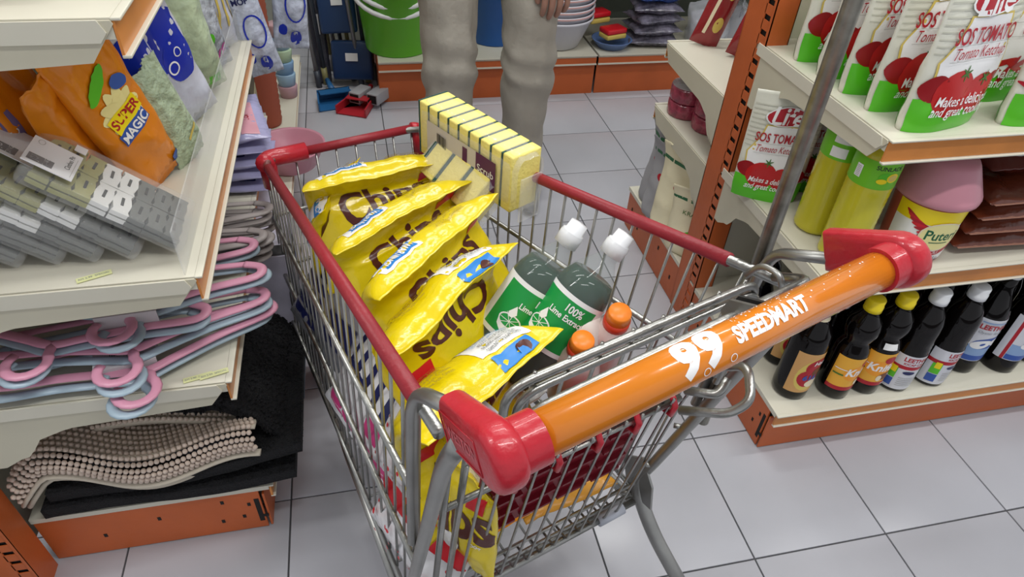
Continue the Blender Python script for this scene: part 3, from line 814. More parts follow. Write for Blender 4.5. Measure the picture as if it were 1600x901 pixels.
# ---------------------------------------------------------------- bottles in the cart
green_l = M('green_liquid', (.002, .028, .012), .05, trans=.0, ior=1.33, spec=.35)
pet = M('clear_pet', (.45, .52, .5), .04, alpha=.17, spec=.9)
green_lab = M('green_label', (.01, .30, .06), .35)
cap_w = M('white_cap', (.82, .84, .86), .3)
cap_y = M('yellow_cap', (.90, .70, .01), .3)
cap_o = M('orange_cap', (.90, .24, .02), .35)
cap_r = M('red_collar', (.62, .05, .02), .35)
def axis_frame(o, axis, front):
    z = Vector(axis).normalized(); f = Vector(front); y = -(f - z * f.dot(z)).normalized(); x = y.cross(z)
    return Matrix(((x.x, y.x, z.x, o[0]), (x.y, y.y, z.y, o[1]), (x.z, y.z, z.z, o[2]), (0, 0, 0, 1)))
def lime_bottle(label, cap, axis, L=.255, turn=0):
    cap = cw(*cap); ax = (CT.to_3x3() @ Vector(axis)).normalized()
    base = cap - ax * L
    T = axis_frame(base, ax, (Vector((0, 0, 1.254)) - base))
    T = T @ Matrix.Rotation(math.radians(turn), 4, 'Z')
    t = thing('lime_bottle', label, 'bottle', T.translation, T.to_euler(), 'lime extract bottles in the cart')
    prof = [(.001, 0), (.034, .0), (.0415, .008), (.042, .02), (.042, .160), (.040, .172), (.033, .190), (.022, .208), (.014, .220), (.0135, .232)]
    part('body', t, 'lathe', prof, pet, 32)
    part('liquid', t, 'lathe', [(.001, .002), (.033, .002), (.040, .010), (.0405, .160), (.0385, .172), (.0315, .189), (.001, .1895)], green_l, 32, label='dark green liquid')
    part('cap', t, 'lathe', [(.0001, .226), (.0172, .226), (.0175, .243), (.0165, .246), (.0165, .2475), (.0135, .249), (.0128, .262), (.0001, .263)], cap_w, 24)
    S = cyl_S(lambda z: .0424, -PI / 2, 0)
    def ic(x, y): return (-.014 + (x + .012) * .85, .100 + (y - .062) * .85)
    c0 = ic(-.012, .062)
    lime = [('disc', white_pr, *c0, .018, .011), ('poly', white_pr, [ic(-.033, .062), ic(.009, .062), ic(.004, .047), ic(-.008, .040), ic(-.018, .040), ic(-.029, .048)]), ('disc', green_lab, *c0, .0157, .009)]
    for k in (0, 35, 90, 145): lime.append(('rect', white_pr, c0[0] - (.015 if k != 90 else .0085), c0[1] - .0004, c0[0] + (.015 if k != 90 else .0085), c0[1] + .0004, k if k in (0, 90) else k * .9))
    lime += [('poly', white_pr, [ic(-.014, .092), ic(-.007, .078), ic(-.012, .070), ic(-.019, .070), ic(-.022, .077)])]
    decal('label', t, [('rect', white_pr, -.066, .070, .066, .160), ('rect', green_lab, -.048, .077, .048, .153)] + lime +
          [('text', white_pr, '100%', .016, .142, .016, dict(bold=.02, sx=.8)), ('text', white_pr, 'Lime Extract', .012, .128, .0125, dict(bold=.02, sx=.82))],
          S, step=.006, eps=.0002, deps=.00012)
    return t
lime_bottle('green lime extract bottle nearer the handle, its full label facing up', (.172, .190, .728), (.60, -.02, .80), turn=-10)
lime_bottle('green lime extract bottle half hidden behind its twin and the cookie bags', (.135, .245, .722), (.58, -.02, .815), turn=18)
def small_bottle(label, cap, axis, body, capm, r=.028, L=.16, rc=.0155):
    cap = cw(*cap); ax = (CT.to_3x3() @ Vector(axis)).normalized(); base = cap - ax * L
    T = axis_frame(base, ax, (Vector((0, 0, 1.254)) - base))
    t = thing('cleaner_bottle', label, 'bottle', T.translation, T.to_euler(), 'small bottles in the cart')
    part('body', t, 'lathe', [(.001, 0), (r, .002), (r, L - .05), (r * .8, L - .035), (rc, L - .025), (rc, L - .02)], body, 28)
    part('collar', t, 'lathe', [(.001, L - .034), (rc * 1.18, L - .034), (rc * 1.16, L - .014), (.001, L - .014)], cap_r, 24)
    part('cap', t, 'lathe', [(.001, L - .015), (rc * 1.12, L - .015), (rc * 1.02, L), (rc * .95, L + .002), (.001, L + .002)], capm, 24)
    return t
milky = M('milky_plastic', (.82, .68, .64), .35, alpha=.92)
small_bottle('white bottle with an orange cap between the lime bottle and the seat rods', (.130, .125, .662), (-.1, -.25, 1), milky, cap_o)
small_bottle('white bottle with an orange cap touching the nearest cookie bag', (.078, .130, .630), (-.1, -.25, 1), milky, cap_o)
t = thing('round_bottle', 'round-shouldered white bottle under the label of the lime bottle', 'bottle', cw(.105, .165, .47), (0, 0, 0))
part('body', t, 'lathe', [(.001, 0), (.030, 0), (.036, .02), (.036, .11), (.034, .135), (.026, .158), (.014, .168), (.001, .171)], M('pearl_plastic', (.80, .74, .68), .3), 32)
# ---------------------------------------------------------------- right shelving: pouches, bottles, jars
def RGp(x, y, z): return (x, y, z)
pouch_m = M('cream_pouch', (.72, .72, .62), .28, bump=.15, bscale=45, spec=.6)
leaf_g = M('leaf_green_print', (.10, .52, .02), .3)
dred = M('dark_red_print', (.42, .008, .02), .35)
tom = M('tomato_print', (.50, .012, .012), .3)
tomd = M('tomato_shade_print', (.30, .006, .01), .3)
grey_pr = M('grey_print', (.42, .42, .40), .4)
gold = M('gold_print', (.68, .52, .12), .35)
stem_g = M('stem_print', (.05, .16, .02), .4)
def ketchup_shapes(W, H, chili=False):
    s = []
    for i in range(10): s.append(('rect', M('stripe_print', (.55, .55, .46), .35), -W * .48, H * (.50 + i * .042), W * .48, H * (.508 + i * .042)))
    s.append(('poly', gold, [(-W * .40, H * .20), (W * .40, H * .20), (W * .43, H * .45), (W * .30, H * .60), (W * .26, H * .72), (-W * .26, H * .72), (-W * .30, H * .60), (-W * .43, H * .45)]))
    s.append(('poly', white_pr, [(-W * .38, H * .20), (W * .38, H * .20), (W * .41, H * .45), (W * .28, H * .60), (W * .24, H * .71), (-W * .24, H * .71), (-W * .28, H * .60), (-W * .41, H * .45)]))
    s.append(('rect', leaf_g, -W * .49, H * .0, W * .49, H * .16))
    s.append(('poly', leaf_g, [(-W * .49, H * .15), (W * .49, H * .15), (W * .49, H * .20), (0, H * .24), (-W * .49, H * .22)]))
    if chili:
        for i in range(9): s.append(('disc', tom if i % 2 else dred, W * (-.36 + i * .09), H * (.25 + .03 * math.sin(i * 2)), W * .16, H * .022, -25 + (i % 3) * 40))
    else:
        for (x, y, r, m) in ((-.36, .29, .13, tomd), (.36, .27, .12, tomd), (-.14, .25, .22, tom), (.18, .235, .19, tom)):
            s.append(('disc', m, W * x, H * y, W * r, W * r * .92))
        for (x, y) in ((-.08, .375), (.2, .33)):
            for a in (20, 80, 140, 200): s.append(('disc', stem_g, W * x, H * y, W * .07, W * .010, a))
    s.append(('disc', white_pr, 0, H * .80, W * .30, H * .085, 4)); s.append(('disc', dred, 0, H * .80, W * .28, H * .077, 4))
    s.append(('text', white_pr, 'Life', 0, H * .798, W * .34, dict(bold=.02, sx=.9, shear=.2)))
    s.append(('text', dred, 'SOS CILI' if chili else 'SOS TOMATO', 0, H * .60, W * .185, dict(bold=.015, sx=.62)))
    s.append(('text', dred, 'Chili Sauce' if chili else 'Tomato Ketchup', 0, H * .50, W * .135, dict(sx=.68, shear=.35)))
    s.append(('rect', grey_pr, -W * .34, H * .548, W * .34, H * .551)); s.append(('rect', grey_pr, -W * .34, H * .455, W * .34, H * .458))
    s.append(('text', white_pr, 'Makes a delicious', .02 * W, H * .205, W * .125, dict(bold=.01, sx=.74, shear=.3)))
    s.append(('text', white_pr, 'and great cooking', .0, H * .14, W * .125, dict(bold=.01, sx=.74, shear=.3)))
    return s
def ketchup(label, x, y, z, rz, W=.185, H=.25, T=.06, chili=False, seed=1, lean=0, detail=True, group='ketchup pouches', roll=0):
    P = pouch_P(W, H, T, 'doy', 0, .0028, seed, .06)
    t = thing('sauce_pouch', label, 'sauce pouch', (x, y, z + .0004), (math.radians(lean), math.radians(roll), math.radians(rz)), group)
    pouch('pouch_body', t, P, pouch_m, 26, 30)
    decal('front_print', t, ketchup_shapes(W, H, chili), SF(P, W, H), step=.009, eps=.0007, deps=.00012)
    g = [('rect', leaf_g, -W * .47, H * .01, W * .47, H * .2)]
    decal('back_print', t, g, SB(P, W, H), step=.012)
    return t
ZT = .776
for i, (x, y, rz) in enumerate(((.930, .868, 12), (.920, .945, 15), (.918, 1.012, 12), (.916, 1.085, 14), (.914, 1.16, 12))):
    ketchup('tomato ketchup pouch on the top right shelf, ' + ['front corner, label in full view', 'second from the shelf edge',
            'third back along the bracket side', 'fourth back, behind the pole', 'rearmost by the upright'][i], x, y, ZT, rz, seed=21 + i, group='ketchup pouches on the top right shelf')
for i, (x, y) in enumerate(((1.125, .865), (1.125, .96), (1.12, 1.06))):
    ketchup('chili sauce pouch at the right picture edge of the top shelf, ' + ['front of its row', 'second of its row', 'third of its row'][i], x, y, ZT, 10, chili=True, seed=31 + i, group='chili sauce pouches on the top right shelf')
ZM = .485
ketchup('tomato ketchup pouch standing on the middle right shelf beside the orange upright', .838, 1.115, ZM, -24, W=.145, H=.235, seed=41, group='ketchup pouches on the middle right shelf', T=.05)
ketchup('shaded tomato ketchup pouch behind the tall pole on the middle right shelf', .955, 1.135, ZM, -15, W=.14, H=.225, seed=42, group='ketchup pouches on the middle right shelf', T=.05)

def bottle(name, label, x, y, z, prof, body, cap_prof, capm, shapes, rz=0, group=None, S_r=None, neck=None, seg=28, liquid=None):
    t = thing(name, label, 'bottle', (x, y, z + .0003), (0, 0, math.radians(rz)), group)
    part('glass_body' if 'soy' in name else 'body', t, 'lathe', prof, body, seg)
    part('cap', t, 'lathe', cap_prof, capm, 22)
    if shapes: decal('label', t, shapes, cyl_S(prof_r(prof), -PI / 2, S_r), step=.007, eps=.0004, deps=.00015)
    if neck: decal('neck_label', t, neck[1], cyl_S(prof_r(prof), -PI / 2, neck[0]), step=.006, eps=.0004, deps=.00015)
    return t
soy = M('dark_soy_glass', (.003, .002, .002), .05, spec=.35)
lab_y = M('label_amber', (.82, .42, .04), .4)
lab_t = M('label_tan', (.62, .34, .12), .45)
lab_w = M('label_pale', (.66, .67, .72), .4)
lab_b = M('label_blue', (.03, .09, .38), .4)
lab_lb = M('label_light_blue', (.25, .38, .62), .4)
choc = M('choc_print', (.16, .05, .02), .45)
cream_pr = M('cream_print', (.80, .70, .50), .45)
# tall straight bottle, waisted bottle, shouldered bottle
pA = [(.001, 0), (.034, 0), (.0385, .006), (.039, .02), (.039, .165), (.035, .185), (.022, .208), (.0155, .225), (.014, .262), (.014, .268)]
pB = [(.001, 0), (.031, 0), (.0355, .006), (.036, .03), (.036, .128), (.0345, .140), (.0285, .156), (.0275, .163), (.033, .176), (.0345, .188), (.034, .200), (.030, .214), (.020, .228), (.0165, .236), (.0165, .246)]
pC = [(.001, 0), (.033, 0), (.037, .006), (.0375, .02), (.0375, .115), (.036, .122), (.0365, .128), (.035, .134), (.036, .140), (.0355, .175), (.034, .195), (.028, .215), (.019, .230), (.0165, .238), (.0165, .248)]
pD = [(.001, 0), (.035, 0), (.039, .006), (.0395, .02), (.0395, .160), (.037, .178), (.030, .200), (.021, .222), (.0165, .24), (.015, .268)]
def capp(z, r=.0185, h=.03): return [(.0001, z), (r, z), (r, z + h * .42), (r * .92, z + h * .45), (r * .95, z + h * .9), (r * .85, z + h), (.0001, z + h)]
shA = [('rect', lab_t, -.045, -.058, .045, .058), ('disc', gold, .002, -.002, .034, .050, -15), ('disc', dred, .010, .018, .028, .026), ('disc', dred, -.004, -.014, .024, .026, 20), ('disc', dred, .002, .000, .018, .034),
       ('disc', cream_pr, .010, -.030, .018, .012), ('disc', choc, .012, .004, .013, .012), ('text', white_pr, 'Hati', .010, .030, .016, dict(shear=.2, bold=.02)), ('text', lab_b, '616', -.002, -.012, .020, dict(bold=.04))]
nkA = (.245, [('rect', cream_pr, -.03, -.028, .03, .012), ('disc', dred, 0, -.008, .018, .012), ('text', white_pr, 'Cap', 0, -.008, .010)])
shB = [('rect', lab_y, -.052, -.048, .052, .048), ('rect', dred, -.052, -.048, .052, -.037), ('disc', orgp, .006, .004, .034, .022, 8), ('text', white_pr, 'Knife', .006, .006, .030, dict(bold=.03, sx=.9, shear=.15)),
       ('disc', dred, .018, .030, .013, .010), ('disc', choc, .026, -.020, .020, .011), ('disc', cream_pr, .010, -.024, .006, .009), ('disc', white_pr, .032, -.016, .004, .003), ('rect', white_pr, -.048, .012, -.022, .014),
       ('rect', stem_g, -.048, -.004, -.026, .0), ('text', white_pr, '340ml', .030, -.0425, .008)]
shC = [('rect', lab_w, -.054, -.052, .054, .050), ('rect', dred, -.054, .010, .054, .020), ('text', dred, 'LEETHAI', .008, .038, .016, dict(bold=.03, sx=.9)), ('text', dred, 'KICAP CAIR', .008, .026, .009, dict(bold=.02)),
       ('rect', leaf_g, -.040, -.020, -.020, .010), ('rect', cap_y, -.034, -.004, -.022, .014), ('rect', lab_b, -.040, -.044, -.020, -.022), ('disc', navy, .004, .001, .013, .005), ('rect', leaf_g, .036, -.018, .046, .006)] + \
      [('rect', grey_pr, -.012, -.016 - i * .0055, .030, -.0145 - i * .0055) for i in range(5)]
shD = [('rect', lab_w, -.056, -.062, .056, .062), ('rect', dred, -.042, -.062, -.035, .062), ('rect', lab_lb, -.034, -.048, .056, -.015), ('rect', lab_b, -.034, -.060, .056, -.045), ('disc', lab_b, .018, -.006, .034, .016, 10),
       ('disc', white_pr, .004, -.010, .022, .012, 20), ('disc', white_pr, .036, -.006, .016, .011, -20), ('disc', lab_b, .006, -.009, .006, .003, 30), ('text', dred, 'LEETHAI', .010, .040, .018, dict(bold=.03, sx=.9)),
       ('text', GREY_T, 'Oyster Sauce', .010, .025, .010, dict(shear=.2)), ('rect', lab_lb, -.02, .052, .03, .055)]
shE = [('rect', choc, -.05, -.05, .05, .05), ('rect', dred, -.05, -.03, .05, .02), ('disc', cream_pr, 0, .03, .03, .008), ('text', cream_pr, 'PREMIUM', 0, -.005, .014), ('rect', leaf_g, -.05, -.05, .05, -.04)]
ZB = .135
G1 = 'sauce bottles along the bottom right shelf'
bottle('soy_sauce_bottle', 'tall dark bottle with tan label and red gourd print, leftmost on the bottom shelf', .878, .858, ZB, pA, soy, capp(.262, .0155), cap_y, shA, 6, G1, .085, nkA)
bottle('soy_sauce_bottle', 'waisted dark bottle with amber Knife label, beside the gourd-print bottle', .975, .840, ZB, pB, soy, capp(.240), cap_y, shB, 8, G1, .080)
bb = bottle('soy_sauce_bottle', 'waisted yellow-capped bottle with amber label and a white price sticker on its shoulder', 1.052, .842, ZB, pB, soy, capp(.240), cap_y, shB, -22, G1, .080)
decal('price_sticker', bb, [('rect', white_pr, -.014, -.007, .014, .007)], cyl_S(prof_r(pB), -PI / 2 + .1, .146), step=.006, eps=.001)
bottle('soy_sauce_bottle', 'white-capped dark bottle with pale red-banded label, first of its two', 1.128, .838, ZB, pC, soy, capp(.242, .019), cap_w, shC, -20, G1, .062)
bottle('soy_sauce_bottle', 'white-capped dark bottle with pale red-banded label, lettering facing the camera', 1.222, .838, ZB, pC, soy, capp(.242, .019), cap_w, shC, 5, G1, .062)
bottle('soy_sauce_bottle', 'dark bottle with oyster picture label, cap just under the shelf, third from right', 1.325, .865, ZB, pD, soy, capp(.265, .017), cap_w, shD, -25, G1, .105)
bottle('soy_sauce_bottle', 'dark bottle with oyster picture label and red side stripe, second from right', 1.425, .848, ZB, pD, soy, capp(.265, .017), cap_w, shD, 0, G1, .105)
bottle('soy_sauce_bottle', 'dark bottle with brown and red label at the right picture edge', 1.52, .865, ZB, pD, soy, capp(.265, .017), cap_w, shE, -8, G1, .08)
G2 = 'dark bottles in the shaded rows behind the front ones'
for i, (x, y, pr_, cm, sh, lb) in enumerate((
        (.905, .955, pA, cap_y, shA, 'dark bottle standing behind the gourd-print bottle on the bottom shelf'),
        (.862, 1.05, pB, cap_y, shB, 'small dark bottle with yellow label near the left end of the bottom shelf'),
        (.985, .93, pB, cap_y, None, 'dark bottle with yellow cap behind the Knife label bottle'),
        (1.065, .93, pB, cap_y, None, 'dark bottle behind the price sticker bottle'),
        (1.145, .93, pC, cap_w, None, 'dark bottle behind the first red-banded white-capped bottle'),
        (1.235, .93, pC, cap_w, None, 'dark bottle behind the lettered red-banded bottle'),
        (1.335, .955, pD, cap_w, None, 'dark bottle behind the first oyster label bottle'),
        (1.43, .945, pD, cap_w, None, 'dark bottle behind the red-striped oyster label bottle'),
        (1.525, .955, pD, cap_w, None, 'dark bottle behind the brown label bottle'))):
    bottle('soy_sauce_bottle', lb, x, y, ZB, pr_, soy, capp(.262, .0155) if pr_ is pA else capp(.242), cm, sh, 0, G2, .085)
# dish soap, chili jar, packs on the middle shelf
soap = M('lime_soap', (.72, .66, .04), .12, trans=.25, ior=1.35, coat=.3)
pS = [(.001, 0), (.034, 0), (.040, .006)]
for i in range(13): z = .012 + i * .0115; pS += [(.0405, z), (.0398, z + .006)]
pS += [(.0405, .165), (.0405, .215), (.037, .232), (.025, .243), (.014, .25)]
limg = M('lime_label', (.16, .52, .02), .35)
shS = [('rect', limg, -.127, -.026, .127, .026), ('text', black_pr, 'SUNLADE', .012, .015, .011, dict(bold=.02)), ('disc', leaf_g, .008, -.002, .012, .010), ('disc', cap_y, .022, -.002, .011, .009), ('disc', gold, .022, -.002, .008, .006),
       ('disc', cap_y, .004, -.009, .009, .005), ('rect', white_pr, -.045, -.012, -.033, .012)] + [('rect', grey_pr, -.043, -.010 + i * .003, -.035, -.009 + i * .003) for i in range(7)]
bottle('soap_bottle', 'ribbed bottle of yellow lime soap with green label, front left of the middle shelf', .885, .895, ZM, pS, soap, [(.0001, .249), (.013, .249), (.012, .256), (.0001, .257)], cap_w, shS, -25, 'lime soap bottles', .195)
bottle('soap_bottle', 'ribbed bottle of yellow lime soap standing behind the other one', .888, .990, ZM, pS, soap, [(.0001, .249), (.013, .249), (.012, .256), (.0001, .257)], cap_w,
       [('rect', limg, -.127, -.026, .127, .026), ('rect', white_pr, -.05, -.020, -.02, .0), ('rect', white_pr, -.05, .008, -.015, .024)], 0, 'lime soap bottles', .195)
bottle('sauce_bottle', 'slim dark red sauce bottle between the soap bottles and the shaded ketchup pouch', .945, 1.055, ZM, pA[:-1], M('brown_red_sauce', (.16, .012, .006), .12, coat=.4), [(.0001, .25), (.014, .25), (.013, .262), (.0001, .263)], dred, None, 0)
pJ = [(.001, 0), (.050, 0), (.058, .008), (.060, .03), (.064, .10), (.066, .128), (.068, .132)]
lid_p = M('pink_lid', (.60, .26, .32), .35)
t = bottle('chili_jar', 'big chili paste jar with pink dome lid and Puteri label', 1.042, .895, ZM, pJ, M('red_paste', (.45, .10, .07), .3), [(.0001, .130), (.074, .130), (.076, .138), (.074, .146), (.050, .196), (.044, .205), (.0001, .208)], lid_p,
           [('rect', white_pr, -.085, -.055, .085, .058), ('rect', cap_y, -.085, .025, .085, .058)] +
           [('disc', red_pr if i % 2 else dred, -.045 + i * .007, .030 - i * .004, .026, .0045, -35 + i * 9) for i in range(8)] +
           [('disc', dred, .010, -.004, .043, .038), ('disc', cream_pr, .010, .002, .041, .033), ('disc', M('pale_yellow', (.85, .78, .35), .4), .010, .002, .038, .030),
            ('text', M('deep_green', (.01, .12, .05), .4), 'Puteri', .010, .004, .030, dict(bold=.02, sx=.85)), ('text', white_pr, 'CILI', .012, -.034, .010), ('rect', M('deep_green', (.01, .12, .05), .4), -.008, -.012, .028, -.010),
            ('text', navy, '1kg', .020, -.048, .012)], -14, None, .066)
choc_f = M('brown_paste_film', (.13, .028, .012), .16, bump=.4, bscale=22, spec=.8)
pinkf = M('pale_seal', (.50, .25, .18), .4)
def flat_pack(name, cat, label, c, W, H, T, rz, mat, group, seed, tilt=0, shapes=None, fin=.04):
    P = pouch_P(W, H, T, 'pillow', 0, .004, seed, fin)
    R = Matrix.Rotation(math.radians(rz), 4, 'Z') @ Matrix.Rotation(math.radians(tilt), 4, 'Y') @ Matrix.Rotation(-PI / 2, 4, 'X')
    loc = Vector(c) - R.to_3x3() @ Vector((0, 0, H / 2))
    t = thing(name, label, cat, loc, R.to_euler(), group)
    pouch('pack_body', t, P, mat, 24, 22)
    if shapes: decal('front_print', t, shapes, SF(P, W, H), step=.012)
    return t
for i in range(4):
    t = flat_pack('paste_packet', 'packet', ['lowest brown paste packet of the stack right of the chili jar', 'second brown paste packet from the bottom of the stack', 'third brown paste packet from the bottom of the stack', 'topmost brown paste packet of the stack'][i],
              (1.235 + .006 * i, .925, ZM + .019 + i * .0335), .24, .15, .050, -3 + i, choc_f, 'brown paste packets in a stack', 50 + i)
    m = MB(); m.box((0, .0, .004), (.225, .001, .016), pinkf); o_ = m.build('bottom_seal', t)
flat_pack('paste_packet', 'packet', 'domed dark packet with a blue and white badge atop the brown stack', (1.235, .965, ZM + .172), .2, .16, .05, 0, M('maroon_film', (.09, .012, .008), .2, bump=.3, bscale=22), None, 58, 0,
          [('disc', lab_w, -.02, .06, .055, .038), ('disc', M('maroon2', (.14, .015, .012), .3), -.02, .066, .048, .030), ('rect', lab_b, -.06, .028, .02, .036)])

# far side of the right shelving
redp = M('red_long_packet', (.26, .015, .02), .2, bump=.4, bscale=25, spec=.8)
for i, (x, y) in enumerate(((.895, 1.63), (.955, 1.54), (1.01, 1.46))):
    P = pouch_P(.075, .28, .05, 'pillow', 0, .003, 60 + i, .03)
    t = thing('sausage_packet', 'dark red tube-like packet on the far shelf of the right unit, ' + ['nearest the aisle', 'in the middle', 'half hidden by upright'][i], 'packet', (x, y, .6235), (math.radians(-8), math.radians(16), math.radians(-20)), 'red tube packets')
    pouch('pack_body', t, P, redp, 20, 22)
    decal('front_print', t, [('rect', cream_pr, -.02, .03, -.012, .24), ('disc', gold, .01, .06, .012, .02), ('disc', gold, .01, .14, .010, .016)], SF(P, .075, .28), step=.012)
tp = M('tape_film', (.36, .05, .09), .15, bump=.4, bscale=60, spec=.8, var=.5, vscale=60)
for i, (x, y, z) in enumerate(((.905, 1.505, .4455), (.905, 1.505, .487), (.875, 1.60, .4455), (.875, 1.60, .487))):
    t = thing('ribbon_roll', ['lower', 'upper', 'lower', 'upper'][i] + ' wrapped pink and purple roll of the ' + ('nearer' if i < 2 else 'farther') + ' stack on the far shelf', 'ribbon roll', (x, y, z), (0, 0, 0), 'wrapped rolls on the far shelf')
    part('roll', t, 'lathe', [(.034, 0), (.050, .001), (.052, .006), (.052, .036), (.050, .040), (.034, .040), (.033, .036), (.033, .004), (.034, 0)], tp, 28, cap=False)
    if i in (1, 3): part('clear_lid', t, 'lathe', [(.0001, .0405), (.050, .0405), (.0505, .042), (.0001, .042)], film('lid_film', a=.3, bump=0), 24)
kraft = M('kraft_paper', (.62, .50, .28), .7, bump=.25, bscale=30, var=.08)
palek = M('pale_paper', (.80, .74, .52), .65, bump=.2, bscale=30)
greyb = M('grey_paper', (.34, .34, .36), .6, bump=.2)
for i, (x, y, z, W, H, T, rz, ln, mt, lb) in enumerate((
        (.855, 1.645, .1355, .13, .26, .08, -88, -3, greyb, 'grey and kraft flour bag at the far end of the base shelf'),
        (.835, 1.565, .1355, .13, .24, .08, -75, -4, greyb, 'grey flour bag second from the far end of the base shelf'),
        (.835, 1.470, .1355, .15, .27, .08, -62, -5, palek, 'pale flour bag with red oval marks leaning outward'),
        (.845, 1.375, .1355, .14, .20, .07, -50, -5, palek, 'pale flour bag with green print nearest the orange upright'),
        (.93, 1.60, .1355, .13, .30, .07, -85, 0, kraft, 'kraft flour bag with green tie in the second row'),
        (.93, 1.50, .1355, .14, .30, .07, -85, 0, kraft, 'kraft flour bag with folded top behind the pale ones'))):
    P = pouch_P(W, H, T, 'doy', .5, .004, 70 + i, .08)
    t = thing('flour_bag', lb, 'flour bag', (x, y, z), (math.radians(ln), 0, math.radians(rz)), 'flour bags on the far base shelf')
    pouch('paper_bag', t, P, mt, 20, 24)
    sh = [('rect', M('green_tie', (.03, .15, .06), .5), -W * .48, H * .80, W * .48, H * .84)]
    if i != 3: sh += [('disc', dred, .01, H * .55, .022, .012), ('text', white_pr, 'Mill', .01, H * .55, .012)]
    else: sh += [('text', stem_g, 'KRAFT', 0, H * .62, .02), ('disc', leaf_g, .01, H * .3, .02, .016)]
    decal('front_print', t, sh, SF(P, W, H), step=.015)

# ---------------------------------------------------------------- back wall unit goods
green_b = M('green_bucket', (.13, .48, .02), .3)
blue_b = M('blue_bucket', (.01, .10, .38), .3)
wh_h = M('white_handle', (.75, .76, .76), .35)
def bucket(label, x, y, z, r, h, mat, handles, group=None):
    t = thing('bucket', label, 'bucket', (x, y, z), (0, 0, 0), group)
    part('body', t, 'lathe', [(.0001, 0), (r * .78, 0), (r * .80, .006), (r, h), (r * 1.05, h), (r * 1.05, h - .03), (r * 1.03, h - .03), (r * 1.02, h - .006), (r * .97, h - .004), (r * .78, .01), (.0001, .01)], mat, 36, cap=False)
    for k in range(handles):
        p = []
        for i in range(17):
            a = PI + PI * i / 16
            p.append((r * 1.06 * math.cos(a), -r * (.35 + .0 * k) + r * .78 * math.sin(a) * .55 - .01, h - .02 - k * .035 + r * .95 * math.sin(a) * .72))
        part('handle', t, 'tube', p, .0095, wh_h, 8)
    return t
bucket('lime green bucket with two white handles left of the person', .175, 2.87, .1785, .165, .33, green_b, 2)
bucket('deep blue bucket seen between the person legs', .60, 2.93, .1785, .13, .33, blue_b, 1)
basin_m = M('basin_white', (.66, .66, .72), .35)
for i in range(6):
    t = thing('basin', ['lowest', 'second', 'third', 'fourth', 'fifth', 'topmost'][i] + ' white basin of the nested stack right of the person', 'basin', (.86, 2.86, .1785 + i * .024), (0, 0, 0), 'nested white basins')
    part('body', t, 'lathe', [(.0001, 0), (.095, 0), (.10, .006), (.148, .125), (.157, .13), (.157, .119), (.151, .118), (.103, .004), (.0001, .004)], basin_m, 36, cap=False)
    if i: part('rim_band', t, 'lathe', [(.1575, .120), (.1585, .123), (.1575, .126)], M('pink_band', (.65, .38, .36), .4), 36, cap=False)
tray = M('blue_dish', (.12, .20, .42), .3)
t = thing('dish_set', 'blue dish holding wrapped colourful packets beside the white basins', 'dish', (1.10, 2.80, .1785), (0, 0, 0))
part('dish', t, 'lathe', [(.0001, 0), (.06, 0), (.085, .03), (.09, .035), (.086, .036), (.06, .006), (.0001, .005)], tray, 28, cap=False)
for i, (c, mt) in enumerate((((0, 0, .05), gold), ((.0, .0, .072), red_pr), ((-.05, .09, .09), gold), ((-.05, .09, .115), red_pr))):
    t = thing('wrapped_packet', ['yellow packet lying in the blue dish', 'red packet on top of the yellow one in the dish', 'yellow packet behind the blue dish', 'red packet atop the yellow one behind the dish'][i], 'packet',
              (1.10 + c[0], 2.80 + c[1], .1785 + c[2]), (0, 0, .3), 'small packets by the dish')
    MB().box((0, 0, 0), (.10, .07, .022), mt, bev=.006).build('wrapper', t)
cf2 = film('loose_film', (.8, .83, .88), a=.35, rough=.1, bump=.8, bscale=18)
lb_ = M('cloth_blue', (.02, .07, .30), .15, bump=.7, bscale=26, spec=1.0)
cd = M('cloth_dark', (.16, .15, .20), .15, bump=.9, bscale=26, spec=1.0, var=.7, vscale=30)
for i in range(5):
    t = flat_pack('wrapped_cloth', 'wrapped cloth', ['lowest dark', 'second dark', 'third dark', 'fourth dark', 'topmost blue'][i] + ' folded cloth in film of the stack on the back unit',
              (1.29, 2.83, .1785 + .026 + i * .046), .23 - i * .004, .17, .062, 9 * (i % 3) - 8, (cd if i < 4 else lb_), 'wrapped cloths stack on the back unit', 90 + i, 0, None)
    if i == 4:
        part('paper_label', t, 'box', (0, -.027, .10), (.11, .002, .08), white_pr)
for i, (x, y, s_) in enumerate(((1.58, 2.86, .2), (1.74, 2.90, .2))):
    t = thing('plastic_bag', ['crinkled clear bag of goods right of the wrapped cloths', 'second crinkled clear bag at the end of the back unit'][i], 'plastic bag', (x, y, .1785), (0, 0, .2 + i), 'clear bags on the back unit')
    P = pouch_P(.26, .17, .16, 'doy', 0, .012, 95 + i, .1)
    pouch('bag_film', t, P, cf2, 24, 20); P2 = pouch_P(.22, .13, .12, 'doy', 0, .01, 99 + i, .1)
    pouch('contents', t, P2, M('grey_goods', (.35, .35, .40), .5, bump=.6, bscale=20, var=.5, vscale=16), 18, 16)
